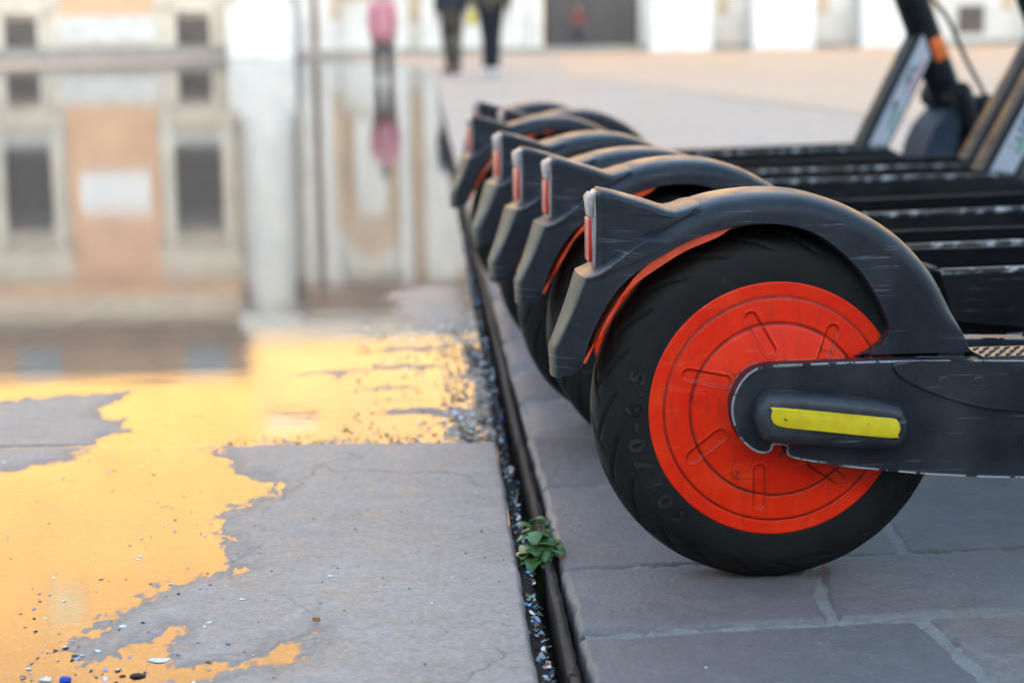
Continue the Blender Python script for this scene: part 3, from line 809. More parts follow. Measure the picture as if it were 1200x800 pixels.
ZA = 0.127
def make_scooter():
    root = empty('electric_scooter')
    root['category'] = 'scooter'
    root['group'] = 'electric scooters parked in a row'
    # rear wheel
    v, f = make_tyre()
    rw = mesh('rear_wheel', v, f, M['tyre'], root, 60); rw.location = (0, 0, ZA)
    make_lettering('60/70-6.5', rw)
    v, f, g = make_hub()
    hub = mesh('hub_cap', v, f, M['hub'], rw, 180)
    at = hub.data.attributes.new('grime', 'FLOAT', 'POINT'); at.data.foreach_set('value', g.astype(np.float32))
    hb = copy_tree(hub, rw); hb.rotation_euler = (0, 0, math.pi)
    # rear fender
    def sm_(a, b, x): t = max(0.0, min(1.0, (x - a) / (b - a))); return t * t * (3 - 2 * t)
    arch = [(p[0] * (1 - 0.024 * sm_(0.24, 0.28, p[1])), 0.127 + (p[1] - 0.127) * (1 - 0.030 * sm_(0.24, 0.28, p[1]) * sm_(0.140, 0.150, math.hypot(p[0], p[1] - 0.127)))) + tuple(p[2:]) for p in ARCH]
    bm = loft_bm(spline(arch, 5), 0.045, 0.017,
                 lambda x, z: 0.10 + 0.90 * sm_(0.144, 0.152, math.hypot(x, z - 0.127)) * sm_(-0.100, -0.085, x) * sm_(0.172, 0.205, z), 2.6)
    for v in bm.verts:
        if v.co.z < 0.245 and v.co.x < -0.100:               # the flap narrows and wraps round the tyre
            t = min(1.0, (-0.100 - v.co.x) / 0.062)
            a_ = abs(v.co.y) / 0.045
            v.co.x += 0.003 * t * a_ ** 2; v.co.y *= 1 - 0.55 * t * t
    fd = from_bm('fender', bm, M['fender'], root, 40)
    bm = loft_bm(spline(TAIL, 3), 0.0385, 0.006, None, 2.6)
    for v in bm.verts:
        v.co.z -= 0.0035; v.co.x += 0.005
        t = max(0.0, min(1.0, (-0.062 - v.co.x) / 0.075)); v.co.y *= 1 - 0.60 * t * t
    from_bm('fender_tail', bm, M['fender'], fd, 40)
    bm = prism_bm(spline(STRIPE, 5), -0.0425, 0.0425, 0.001, 2)
    for v in bm.verts:
        if v.co.z < 0.245 and v.co.x < -0.100:
            t = min(1.0, (-0.100 - v.co.x) / 0.062); v.co.y *= 1 - 0.55 * t * t
    from_bm('fender_stripe', bm, M['stripe'], fd, 40)
    bm = prism_bm([(-0.1395, 0.2880), (-0.1362, 0.2925), (-0.1335, 0.2925), (-0.1345, 0.2390), (-0.1375, 0.2345), (-0.1388, 0.2395)], -0.0125, 0.0125, 0.0012, 2)
    prism_bm([(-0.1425, 0.2875), (-0.1395, 0.2910), (-0.1370, 0.2905), (-0.1378, 0.2730), (-0.1408, 0.2735)], -0.0135, 0.0135, 0.0018, 2, bm)
    bmesh.ops.translate(bm, vec=(0.006, 0, -0.0035), verts=bm.verts)
    lt = from_bm('tail_light', bm, M['clear'], root, 50)
    bbox('reflector', -0.1358, -0.1320, -0.0115, 0.0115, 0.2370, 0.2690, M['redlens'], lt, 0.0010, 2)
    # arms
    for s in (-1, 1):
        y0, y1 = (-0.062, -0.045) if s < 0 else (0.045, 0.062)
        am = prism('rear_arm', spline(ARM, 4), y0, y1, M['arm'], root, 0.0016, 2)
        hs = from_bm('reflector_housing', loft_bm(spline(CAPS, 4), 0.0165, 0.0105, None, 2.4, s * 0.0620), M['housing'], root, 60)
        y0, y1 = (-0.0793, -0.0765) if s < 0 else (0.0765, 0.0793)
        prism('side_reflector', spline(YEL, 4), y0, y1, M['yellow'], hs, 0.0006, 2)
        y0, y1 = (-0.0645, -0.0610) if s < 0 else (0.0610, 0.0645)
        cv = prism('side_cover', spline(RECESS, 4), y0, y1, M['glossblack'], am, 0.0010, 2)
        for bx_, bz_ in ((0.116, 0.1505), (0.142, 0.1500)):
            m_ = MB(); m_.tube([(bx_, s * 0.0644, bz_), (bx_, s * 0.0652, bz_)], [0.0034, 0.0026], 12)
            m_.build('screw', M['glossblack'], am)
        m_ = MB(); m_.tube([(0.1880, s * 0.0615, 0.1020), (0.1880, s * 0.0655, 0.1020), (0.1880, s * 0.0675, 0.1020)], [0.0105, 0.0105, 0.0085], 20)
        m_.tube([(0.1880, s * 0.0674, 0.1020), (0.1880, s * 0.069, 0.1020)], [0.0055, 0.005], 6)
        m_.build('bolt', M['metal'], am)
    # deck
    DK = [(0.148, 0.150), (0.216, 0.150), (0.226, 0.1815), (0.73, 0.1815), (0.775, 0.160), (0.75, 0.122), (0.30, 0.119), (0.24, 0.105), (0.160, 0.105)]
    dk = prism('deck', DK, -0.0610, 0.0610, M['deck'], root, 0.004, 2, 30)
    for s in (-1, 1):                                   # widened side of the standing board
        y0, y1 = (-0.078, -0.0605) if s < 0 else (0.0605, 0.078)
        prism('side_rail', [(0.228, 0.1800), (0.72, 0.1800), (0.755, 0.160), (0.73, 0.124), (0.33, 0.122), (0.245, 0.130)], y0, y1, M['deck'], dk, 0.003, 2, 30)
        y0, y1 = (-0.0788, -0.0725) if s < 0 else (0.0725, 0.0788)
        prism('edge_trim', [(0.230, 0.1765), (0.230, 0.1822), (0.72, 0.1822), (0.722, 0.1765)], y0, y1, M['trim' if s < 0 else 'deck'], dk, 0.0012, 2, 30)
    for sd in (-1,):                                     # ribbed pad on top of the near arm
        gm = MB()
        y0, y1 = (-0.0605, -0.018) if sd < 0 else (0.018, 0.0605)
        gm.box(0.146, 0.214, y0, y1, 0.1600, 0.1668)
        gp = gm.build('tail_grip', M['pad'], root)
        gm = MB()
        for iy in range(3):
            yb = y0 + 0.002 + iy * 0.0135
            for ix in range(8):
                xb = 0.148 + ix * 0.0078
                gm.add([(xb, yb, 0.1667), (xb + 0.0020, yb, 0.1667), (xb + 0.0076, yb + 0.0085, 0.1667), (xb + 0.0056, yb + 0.0085, 0.1667),
                        (xb, yb, 0.1680), (xb + 0.0020, yb, 0.1680), (xb + 0.0076, yb + 0.0085, 0.1680), (xb + 0.0056, yb + 0.0085, 0.1680)],
                       [(0, 3, 2, 1), (4, 5, 6, 7), (0, 1, 5, 4), (1, 2, 6, 5), (2, 3, 7, 6), (3, 0, 4, 7)])
        gm.build('grip_bars', M['gripbar'], gp)
    gm = MB(); gm.box(0.234, 0.72, -0.060, 0.060, 0.1810, 0.1828)
    gm.build('deck_mat', M['mat'], root)
    # kickstand
    ks = MB(); ks.tube([(0.30, -0.050, 0.125), (0.285, -0.085, 0.065), (0.275, -0.115, 0.012)], [0.008, 0.007, 0.006], 10)
    ks.tube([(0.262, -0.112, 0.006), (0.295, -0.120, 0.006)], 0.006, 8)
    ks.build('kickstand', M['stem'], root)
    # slanted neck with white sticker
    nb, nt = Vector((0.725, 0, 0.165)), Vector((0.870, 0, 0.415))
    d = (nt - nb); L = d.length; ang = math.atan2(d.z, d.x)
    nk = bbox('neck', -L / 2, L / 2, -0.027, 0.027, -0.028, 0.028, M['stem'], root, 0.008, 3)
    nk.location = (nb + nt) / 2; nk.rotation_euler = (0, -ang, 0)
    for s in (-1, 1):
        st = bbox('sticker', -0.135, 0.125, s * 0.0273 - 0.0004, s * 0.0273 + 0.0004, -0.0195, 0.0195, M['sticker'], nk, 0.0003, 1)
    # head tube, stem, handlebar
    ax_f = Vector((0.985, 0, ZA)); top = Vector((0.790, 0, 0.560)); st_top = Vector((0.615, 0, 1.08))
    dd = (top - ax_f).normalized()
    h0 = ax_f + dd * 0.165
    m_ = MB(); m_.tube([h0, top], [0.034, 0.034], 18); ht = m_.build('head_tube', M['stem'], root)
    am = bbox('amber_reflector', -0.016, 0.016, -0.0375, -0.033, -0.024, 0.024, M['amber'], ht, 0.002, 2)
    am.location = ax_f + dd * 0.270; am.rotation_euler = (0, math.atan2(dd.x, dd.z), 0)
    m_ = MB(); m_.tube([top + dd * -0.01, st_top], [0.030, 0.024], 16); sm = m_.build('stem', M['stem'], root)
    m_ = MB(); m_.tube([st_top + Vector((0, -0.23, 0.0)), st_top, st_top + Vector((0, 0.23, 0.0))], 0.014, 12); hbr = m_.build('handlebar', M['stem'], root)
    for s in (-1, 1):
        m_ = MB(); m_.tube([st_top + Vector((0, s * 0.125, 0)), st_top + Vector((0, s * 0.24, 0))], 0.018, 12); m_.build('hand_grip', M['grip'], hbr)
        m_ = MB(); m_.tube([st_top + Vector((0.02, s * 0.10, 0)), st_top + Vector((0.075, s * 0.15, -0.015)), st_top + Vector((0.085, s * 0.22, -0.02))], 0.006, 8); m_.build('brake_lever', M['metal'], hbr)
    bbox('display', -0.03 + st_top.x, 0.03 + st_top.x, -0.035, 0.035, st_top.z + 0.012, st_top.z + 0.034, M['glossblack'], root, 0.008, 3)
    m_ = MB(); m_.tube([ax_f + dd * 0.40 + Vector((0.026, -0.022, 0)), ax_f + dd * 0.34 + Vector((0.048, -0.034, 0)), ax_f + dd * 0.25 + Vector((0.050, -0.042, 0)), h0 + Vector((0.060, -0.05, 0.0)), h0 + Vector((0.06, -0.045, -0.06)), ax_f + Vector((0.01, -0.042, 0.02))], 0.0045, 8)
    m_.build('brake_cable', M['grip'], root)
    # front wheel, fork and fender
    fw = bpy.data.objects.new('front_wheel', rw.data); col.objects.link(fw); fw.parent = root; fw.location = ax_f
    hub_d = hub.data.copy(); hub_d.materials.clear(); hub_d.materials.append(M['stem'])
    for s in (0, math.pi):
        q = bpy.data.objects.new('hub_cap', hub_d); col.objects.link(q); q.parent = fw; q.rotation_euler = (0, 0, s)
    m_ = MB()
    m_.tube([h0 + Vector((0, -0.055, 0.0)), h0 + Vector((0, 0.055, 0.0))], 0.028, 12)
    for s in (-1, 1):
        m_.tube([h0 + Vector((0, s * 0.052, 0.01)), ax_f + Vector((0, s * 0.050, 0))], [0.017, 0.015], 12)
    m_.build('fork', M['stem'], root)
    pr = []
    for k in range(25):
        a_ = R(55 + 145 * k / 24); pr.append((ax_f.x + 0.150 * math.cos(a_), ax_f.z + 0.150 * math.sin(a_)))
    for k in range(24, -1, -1):
        a_ = R(55 + 145 * k / 24); ri = 0.138 - 0.060 * max(0.0, min(1.0, (k - 6) / 10)); pr.append((ax_f.x + ri * math.cos(a_), ax_f.z + ri * math.sin(a_)))
    prism('front_fender', pr, -0.043, 0.043, M['frontfender'], root, 0.005, 3)
    return root

LABELS = [
    'nearest electric scooter, its red hub wheel and yellow side reflector in full sharp view',
    'second electric scooter from the camera, its tail light just left of the nearest fender',
    'third electric scooter in the row, its tail tucked close behind the second scooter',
    'fourth electric scooter in the row, red tail light showing left of the third',
    'fifth electric scooter in the row, its fender jutting farthest left over the gutter',
    'sixth electric scooter in the row, second from the far end, its fender set back right',
    'farthest electric scooter of the row, neck with white sticker and orange reflector in view']
SPOTS = [(0.1915, 1.3931, 4.5, 0), (0.166, 1.800, 8.0, 0.8), (0.139, 1.974, 11.5, -0.7), (0.112, 2.340, 15.0, 1.5), (0.071, 2.878, 13.0, -1.2), (0.116, 3.171, 13.0, 1.0), (0.062, 3.592, 22.0, -0.5)]
proto = make_scooter()
for i, (x, y, yaw, lean) in enumerate(SPOTS):
    o = proto if i == 0 else copy_tree(proto)
    o.location = (x, y, 0.0066)
    o.rotation_euler = (R(lean), 0, R(yaw))
    o['label'] = LABELS[i]

# ------------------------------------------------------------------ weed in the gutter
weed = empty('weed', (0.0195, 1.462, -0.014), 0, 'small leafy green weed growing out of the drain gutter', 'weed')
weed.scale = (1.08, 1.08, 1.0)
def leaf(length, width, az, tilt, base, mat, curl=0.3):
    n = 7; v = []; f = []
    for i in range(n + 1):
        t = i / n
        w = width * (math.sin(math.pi * min(1, t * 0.92 + 0.04)) ** 0.75) * (1 - 0.25 * t)
        xx = length * t; zz = length * (math.sin(tilt) * t - curl * t * t)
        xx *= math.cos(tilt) + 0.15
        for s_, dz in ((-1, 0.12), (0, -0.05), (1, 0.12)):
            v.append((xx, s_ * w * (1 + 0.12 * math.sin(9 * t + az)), zz + w * dz))
    for i in range(n):
        for j in range(2):
            f.append((i * 3 + j, (i + 1) * 3 + j, (i + 1) * 3 + j + 1, i * 3 + j + 1))
    ca, sa = math.cos(az), math.sin(az)
    v = [(base[0] + x * ca - y * sa, base[1] + x * sa + y * ca, base[2] + z) for x, y, z in v]
    o = mesh('leaf', v, f, mat, weed, 180)
    sd = o.modifiers.new('thickness', 'SOLIDIFY'); sd.thickness = 0.0003
    return o
m_ = MB()
stem_tips = [(-0.005, -0.014, 0.024), (0.004, 0.006, 0.038), (0.009, -0.004, 0.030), (-0.004, 0.016, 0.028)]
for tip in stem_tips:
    m_.tube([(0, 0, -0.03), (tip[0] * 0.4, tip[1] * 0.4, 0.006), tip], [0.0014, 0.0012, 0.0008], 6)
m_.build('stalk', M['plant_stem'], weed)
lr = random.Random(5)
for q in range(24):
    ti = q % 4
    L_ = lr.uniform(0.010, 0.019)
    leaf(L_, L_ * lr.uniform(0.36, 0.48), R(lr.uniform(0, 360)), R(lr.uniform(-10, 65)),
         tuple(c * lr.uniform(0.7, 1.05) for c in stem_tips[ti]), M[lr.choice(('leaf', 'leaf', 'leaf_pale', 'leaf', 'leaf_yellow'))], lr.uniform(0.3, 1.0))

for q in range(10):                                            # broader leaves low on the stalks
    L_ = lr.uniform(0.016, 0.023)
    leaf(L_, L_ * lr.uniform(0.36, 0.46), R(150 + q * 27 + lr.uniform(-10, 10)), R(lr.uniform(0, 40)),
         (stem_tips[q % 4][0] * 0.5, stem_tips[q % 4][1] * 0.5 - 0.004, lr.uniform(0.010, 0.020)), M[lr.choice(('leaf', 'leaf', 'leaf_pale'))], lr.uniform(0.3, 0.8))

# ------------------------------------------------------------------ litter
def flake(mb, x, y, z, r_, tilt=0.25, n=None, el=1.0):
    n = n or random.choice((5, 6, 7))
    a0 = random.uniform(0, 6.28); rot = random.uniform(0, 6.28)
    tx, ty = random.uniform(-tilt, tilt), random.uniform(-tilt, tilt)
    top = []
    for k in range(n):
        a = a0 + 2 * math.pi * k / n
        rr = r_ * random.uniform(0.45, 1.15)
        px, py = rr * math.cos(a) * el, rr * math.sin(a)
        px, py = px * math.cos(rot) - py * math.sin(rot), px * math.sin(rot) + py * math.cos(rot)
        top.append((x + px, y + py, z + px * tx + py * ty + 0.12 * r_ * random.random()))
    t = 0.00025
    mb.add([(p[0], p[1], p[2] + t) for p in top] + top,
           [tuple(range(n))] + [(n + k, n + (k + 1) % n, (k + 1) % n, k) for k in range(n)] + [tuple(n + k for k in range(n - 1, -1, -1))])

def hz(x, y): return float(ground_h(np.array([x]), np.array([y]))[0])
litter = empty('fine_litter'); litter['kind'] = 'stuff'
mbs = {k: MB() for k in ('c_white', 'c_sky', 'c_blue', 'c_pink', 'c_dark', 'c_teal', 'c_brown', 'c_tan', 'c_straw', 'c_lilac', 'c_grey', 'c_rust')}
pal_g = ['c_white'] * 8 + ['c_sky'] * 4 + ['c_blue'] + ['c_pink'] * 2 + ['c_teal'] * 2 + ['c_dark'] * 6 + ['c_brown'] * 8 + ['c_tan'] * 7 + ['c_grey'] * 8
for k in range(1500):                                          # packed confetti and grit in the gutter
    y = 0.95 + 3.2 * random.random() ** 1.5
    t = random.random()
    if t < 0.8: x, z = gx(y) + random.uniform(0.0005, 0.0105), -0.0068 - 0.003 * random.random()
    else: x, z = gx(y) + random.uniform(0.0105, 0.017), random.uniform(-0.042, -0.025)
    flake(mbs[random.choice(pal_g)], x, y, z, random.uniform(0.0010, 0.0034), 0.7, None, random.uniform(0.5, 1.0))
pal_w = ['c_white'] * 5 + ['c_tan'] * 9 + ['c_straw'] * 10 + ['c_brown'] * 1 + ['c_pink'] * 2 + ['c_grey'] + ['c_lilac']
for k in range(1000):                                          # litter stranded on the shallow edge beyond the slab
    y = 1.90 + 0.85 * random.random() ** 1.3
    x = gx(y) - 0.001 - (0.055 * random.random() if k % 3 else 0.16 * random.random() ** 1.5)
    flake(mbs[random.choice(pal_w)], x, y, max(hz(x, y), -0.0002) + 0.0002, random.uniform(0.0012, 0.0044), 0.35)
for k in range(170):                                           # bits along the far shoreline of the near slab
    x = random.uniform(-0.30, -0.02); y = 1.895 + random.uniform(-0.006, 0.06) * random.random()
    flake(mbs[random.choice(pal_w)], x, y, max(hz(x, y), -0.0002) + 0.0002, random.uniform(0.001, 0.0028), 0.3)
pal_p = ['c_white'] * 4 + ['c_dark'] * 3 + ['c_lilac'] + ['c_grey'] * 2 + ['c_tan'] * 3
for k in range(110):                                           # floating specks on the puddle
    y = random.uniform(1.10, 1.9); x = -0.2727 * y * random.uniform(0.62, 1.05)
    flake(mbs[random.choice(pal_p)], x, y, max(hz(x, y), 0.0) + 0.0001, random.uniform(0.0007, 0.0022), 0.15)
for k in range(95):                                            # thicker drift at the near edge
    y = 1.10 + 0.14 * random.random(); x = -0.325 + 0.13 * random.random() ** 1.3
    flake(mbs[random.choice(pal_p)], x, y, max(hz(x, y), 0.0) + 0.0002, random.uniform(0.0006, 0.0028), 0.3)
for k in range(110):                                            # grains lying on the dry slab
    y = random.uniform(1.08, 1.88); x = random.uniform(-0.25, gx(y) - 0.01)
    flake(mbs[random.choice(('c_dark', 'c_dark', 'c_grey', 'c_brown', 'c_white'))], x, y, hz(x, y) + 0.0002, random.uniform(0.0004, 0.0014), 0.3)
for k in range(90):                                            # grains on the setts
    y = random.uniform(1.05, 2.2); x = sx(y) + random.uniform(0.01, 0.5)
    flake(mbs[random.choice(('c_dark', 'c_grey', 'c_tan', 'c_white'))], x, y, 0.0016, random.uniform(0.0004, 0.0012), 0.3)
for k, mb in mbs.items():
    if mb.v:
        o = mb.build('litter_flakes', M[k], litter, None)
        o['kind'] = 'stuff'

def scrap(name, x, y, r_, mat, label, cat, n=8, el=1.0, thick=0.0012, grp=None):
    bm = bmesh.new()
    a0 = random.uniform(0, 6)
    low = []; high = []
    for k in range(n):
        a = a0 + 2 * math.pi * k / n
        rr = r_ * random.uniform(0.6, 1.12)
        low.append(bm.verts.new((rr * math.cos(a), rr * el * math.sin(a), 0)))
        high.append(bm.verts.new((rr * 0.86 * math.cos(a), rr * 0.86 * el * math.sin(a), thick * random.uniform(0.7, 1.3))))
    bm.faces.new(list(reversed(low))); bm.faces.new(high)
    for k in range(n): bm.faces.new((low[k], low[(k + 1) % n], high[(k + 1) % n], high[k]))
    o = from_bm(name, bm, mat, None, 30)
    o.scale = (0.85, 0.85, 0.6)
    o.location = (x, y, max(hz(x, y), 0.0) + 0.0003)
    return tag(o, label, cat, grp)
S_ = [('bottle_cap', -0.2935, 1.1685, 0.0052, 'c_blue', 'bright blue scrap floating at the near corner of the yellow puddle', 'scrap', 9, 1.0, 0.003),
      ('paper_scrap', -0.3060, 1.1700, 0.0058, 'c_white', 'white paper bit touching the left side of the bright blue scrap', 'scrap', 7, 0.8, 0.001),
      ('paper_scrap', -0.2395, 1.2060, 0.0095, 'c_white', 'long pale paper flake in the narrow tongue of the puddle', 'scrap', 9, 0.6, 0.001),
      ('leaf_fragment', -0.2465, 1.1745, 0.0080, 'c_dark', 'dark wet leaf fragment in the puddle tongue nearest the camera', 'leaf', 8, 0.7, 0.0015),
      ('paper_scrap', -0.2560, 1.1480, 0.0070, 'c_white', 'crumpled white paper at the bottom edge of the puddle', 'scrap', 7, 0.9, 0.002),
      ('petal', -0.2660, 1.1600, 0.0045, 'c_lilac', 'small lilac petal floating right of the bright blue scrap', 'petal', 8, 0.8, 0.001),
      ('paper_scrap', -0.1425, 1.3950, 0.0034, 'c_white', 'round white bit alone on the dry grey slab', 'scrap', 9, 0.9, 0.001),
      ('crumb', -0.1420, 1.2860, 0.0036, 'c_rust', 'rusty brown crumb at the tip of the puddle tongue', 'crumb', 8, 0.9, 0.003),
      ('paper_scrap', -0.2780, 1.2790, 0.0046, 'c_white', 'white chip on the puddle shore left of the dry wedge', 'scrap', 8, 0.7, 0.001),
      ('paper_scrap', -0.2020, 1.3370, 0.0033, 'c_white', 'thin white sliver on the dry slab beside the puddle', 'scrap', 6, 0.5, 0.001)]
for (nm, x, y, r_, mt, lb, ct, n_, el, th) in S_:
    scrap(nm, x, y, r_, M[mt], lb, ct, n_, el, th, 'litter scraps round the puddle')

# ------------------------------------------------------------------ palace across the piazza
YF = 82.0
pal = empty('palace', (0, YF, 0), 0, 'long pale palace with peach panels, white columns and ochre upper storeys', 'palace')
def pb(name, x0, x1, d0, d1, z0, z1, mat, parent=pal, bev=0.0):
    """d = metres in front of the wall plane (negative: behind it)"""
    return bbox(name, x0, x1, -d1, -d0, z0, z1, M[mat], parent, bev, 1)
pb('wall', -60, -11.6, -10, 0.0, -0.3, 12.3, 'cream')
pb('wall', -11.6, 1.5, -10, -0.01, -0.3, 12.3, 'white')
pb('wall', 5.7, 60, -10, 0.0, -0.3, 12.3, 'white')
pb('wall', 1.5, 5.7, -10, -0.012, 4.6, 12.3, 'white')
pb('attic_wall', -60, -11.6, -10, -0.02, 12.3, 14.1, 'attic')
pb('upper_wall', -60, -11.6, -10, -0.02, 14.1, 33, 'ochre')
pb('upper_wall', -11.6, 60, -10, -0.03, 17.2, 33, 'ochre')
pb('upper_wall', -11.6, 60, -10, -0.04, 12.3, 17.2, 'pale_ochre')
pb('roof', -61, 61, -11, 0.9, 33, 33.6, 'brown')
pb('cornice', -60, -11.65, 0.003, 0.55, 11.6, 12.5, 'brown')
pb('cornice', -11.6, 1.5, 0.0, 0.7, 9.9, 11.3, 'brown')  # shadow of the cornice put into its dark brown colour
pb('cornice', 1.55, 60, 0.003, 0.6, 11.0, 12.2, 'white')
pb('string_course', -60, -11.7, 0.004, 0.3, 9.7, 10.3, 'peach')
# base course
pb('plinth', -60, -11.7, 0.005, 0.18, 0.0, 0.55, 'plaza')
pb('step', -11.6, 60, 0.005, 1.6, 0.0, 0.14, 'plaza')
pb('step', -11.5, 60, 0.006, 1.2, 0.14, 0.28, 'plaza')
# door
dr = pb('door', 1.55, 5.65, -0.6, -0.45, 0.28, 4.6, 'dark')
for k in range(4): pb('door_leaf', 1.60 + k * 1.01, 2.56 + k * 1.01, -0.448, -0.40, 0.32, 4.5, 'dark', dr)
pb('door_frame', 0.95, 1.52, 0.01, 0.30, 0.28, 4.9, 'white')
pb('door_frame', 5.68, 6.25, 0.01, 0.30, 0.28, 4.9, 'white')
pb('door_frame', 0.9, 6.3, 0.01, 0.40, 4.9, 5.6, 'white')
# windows of the left wing
for xc in (-28.3, -20.9, -13.5):
    w = pb('window', xc - 1.02, xc + 1.02, 0.006, 0.03, 3.6, 7.4, 'pane')
    pb('frame', xc - 1.55, xc - 1.02, 0.004, 0.26, 2.2, 8.1, 'cream', w)
    pb('frame', xc + 1.02, xc + 1.55, 0.004, 0.26, 2.2, 8.1, 'cream', w)
    pb('lintel', xc - 1.8, xc + 1.8, 0.004, 0.40, 8.1, 8.7, 'cream', w)
    pb('sill', xc - 1.7, xc + 1.7, 0.265, 0.42, 3.2, 3.6, 'white', w)
    for k in range(5): pb('bar', xc - 0.83 + k * 0.40, xc - 0.77 + k * 0.40, 0.05, 0.09, 3.6, 7.4, 'dark', w)
    c = pb('cellar_window', xc - 0.72, xc + 0.72, 0.006, 0.19, 0.58, 1.78, 'pane')
    pb('frame', xc - 0.95, xc - 0.72, 0.007, 0.25, 0.56, 2.0, 'cream', c)
    pb('frame', xc + 0.72, xc + 0.95, 0.007, 0.25, 0.56, 2.0, 'cream', c)
    pb('lintel', xc - 0.95, xc + 0.95, 0.007, 0.26, 2.0, 2.16, 'cream', c)
    u = pb('attic_window', xc - 0.95, xc + 0.95, 0.008, 0.04, 12.6, 13.9, 'shutter')
    pb('frame', xc - 1.2, xc + 1.2, 0.005, 0.10, 13.9, 14.05, 'cream', u)
for xc in (-24.6, -17.2):
    pb('peach_panel', xc - 1.95, xc + 1.95, 0.008, 0.06, 1.95, 9.6, 'peach')
    pb('white_base_panel', xc - 2.1, xc + 2.1, 0.009, 0.14, 0.75, 1.75, 'white')
pb('notice_board', -18.7, -15.65, 0.065, 0.14, 4.8, 6.6, 'signboard')
# giant column and its neighbours
def column(xc, r_, z1, mat='marble', ped=True):
    m_ = MB()
    if ped:
        pd = pb('pedestal', xc - r_ * 1.25, xc + r_ * 1.25, 0.012, r_ * 2.1, 0.0, 2.2, mat)
    n = 24
    c = (xc, -0.35 - r_ * 0.6)
    m_.tube([(xc, c[1], 2.2), (xc, c[1], 2.5), (xc, c[1], 2.55), (xc, c[1], z1 * 0.6), (xc, c[1], z1 - 0.9)], [r_ * 1.12, r_ * 1.12, r_, r_ * 0.97, r_ * 0.88], n)
    o = m_.build('column', M[mat], pal, 40)
    pb('capital', xc - r_ * 1.2, xc + r_ * 1.2, 0.013, r_ * 2.0, z1 - 0.9, z1, mat, o, 0.1)
    return o
column(-10.35, 1.10, 11.6)
pb('pilaster', -8.9, -8.4, 0.014, 0.5, 0.28, 9.9, 'white')
pb('pilaster_strip', -8.35, -8.15, 0.014, 0.25, 0.28, 9.9, 'brown')
pb('pilaster', -8.1, -7.3, 0.014, 0.5, 0.28, 9.9, 'white')
def niche(xc, w, z0, z1, mat):
    pts = [(xc - w, z0)] + [(xc + w, z0)] + [(xc + w * math.cos(R(a)), z1 - w + w * math.sin(R(a))) for a in range(0, 181, 15)]
    return prism('niche', pts, -0.10, -0.02, M[mat], pal, 0)
niche(-6.0, 1.15, 2.4, 8.7, 'tan')
prism('niche_back', [(-6.7, 2.6), (-5.3, 2.6), (-5.3, 6.2), (-5.6, 6.9), (-6.4, 6.9), (-6.7, 6.2)], -0.16, -0.105, M['white'], pal, 0)
pb('pilaster', -4.75, -4.25, 0.014, 0.5, 0.28, 9.9, 'white')
pb('pilaster_strip', -4.2, -3.7, 0.014, 0.25, 1.6, 9.9, 'tan')
pb('pilaster', -3.65, -2.3, 0.014, 0.5, 0.28, 9.9, 'white')
pb('pilaster_strip', -7.55, -7.1, 0.51, 0.53, 1.55, 7.5, 'tan')
for xc in (7.3, 11.6, 16.2, 23.6, 28.5, -32.5):
    column(xc, 1.05, 11.0)
for xa in (9.3, 13.6, 18.3, 21.5):
    pb('slit_window', xa - 0.22, xa + 0.22, 0.012, 0.05, 1.5, 5.5, 'tan')
c = pb('cellar_window', 19.4, 20.55, 0.012, 0.05, 0.55, 1.75, 'pane')
pb('frame', 19.2, 20.75, 0.012, 0.10, 1.75, 1.95, 'white', c)
# upper storeys in the sun
pb('glint_slab', -10.9, -8.6, 0.005, 0.7, 15.75, 16.05, 'white')  # white slab added to give a bright glint in the puddle reflection
for xc in (-28.3, -20.3, -13.2, -5.8, 1.6, 9, 16.4, 24):
    for zc in (17.6, 23.2, 28.2):
        if xc < -11 and zc < 18: continue
        u = pb('upper_window', xc - 0.75, xc + 0.75, 0.006, 0.05, zc, zc + 2.1, 'softpane')
        pb('frame', xc - 1.0, xc - 0.75, 0.004, 0.12, zc - 0.2, zc + 2.3, 'pale_ochre', u)
        pb('frame', xc + 0.75, xc + 1.0, 0.004, 0.12, zc - 0.2, zc + 2.3, 'pale_ochre', u)

# ------------------------------------------------------------------ houses behind the camera that keep the piazza in shade
YB = -50.0
H0 = 12.35 + (YF - YB) * math.tan(R(SUN_EL))
for (x0, x1, hh, lb) in ((-95, -11.504, H0 + 1.6, 'tall plastered house across the piazza behind the viewpoint, left wing'),
                         (-11.5, 95, H0, 'plastered house across the piazza behind the viewpoint, right wing')):
    hs = empty('house', ((x0 + x1) / 2, YB, 0), 0, lb, 'house')
    hw = (x1 - x0) / 2
    bbox('wall', -hw, hw, -12, 0, 0, hh - 0.4, M['cream'], hs)
    bbox('roof', -hw - 0.05, hw + 0.04, -12.5, 0.6, hh - 0.4, hh, M['brown'], hs)
    k = 0
    for xx in np.arange(-hw + 3, hw - 2, 4.2):
        for zz in (3.0, 8.5, 14.0, 19.0):
            wv = bbox('window', xx - 0.6, xx + 0.6, 0.004, 0.06, zz, zz + 2.2, M['pane'], hs)

for (xs_, lb) in ((-75.0, 'added unseen house on the left that blocks the horizon glow'), (85.0, 'added unseen house on the right that blocks the horizon glow')):  # out-of-view houses added to block low sky glow from the sides
    hs = empty('house', (xs_, 16, 0), 0, lb, 'house')
    sg = 1 if xs_ < 0 else -1
    bbox('wall', *((-12, 0) if sg > 0 else (0, 12)), -60, 60, 0, 21, M['cream'], hs)
    bbox('roof', *((-12.5, 0.6) if sg > 0 else (-0.6, 12.5)), -60.5, 60.5, 21, 21.5, M['brown'], hs)
    for yy_ in np.arange(-56, 57, 4.4):
        for zz in (3.0, 8.5, 14.0):
            bbox('window', *((0.004, 0.06) if sg > 0 else (-0.06, -0.004)), yy_ - 0.6, yy_ + 0.6, zz, zz + 2.2, M['pane'], hs)

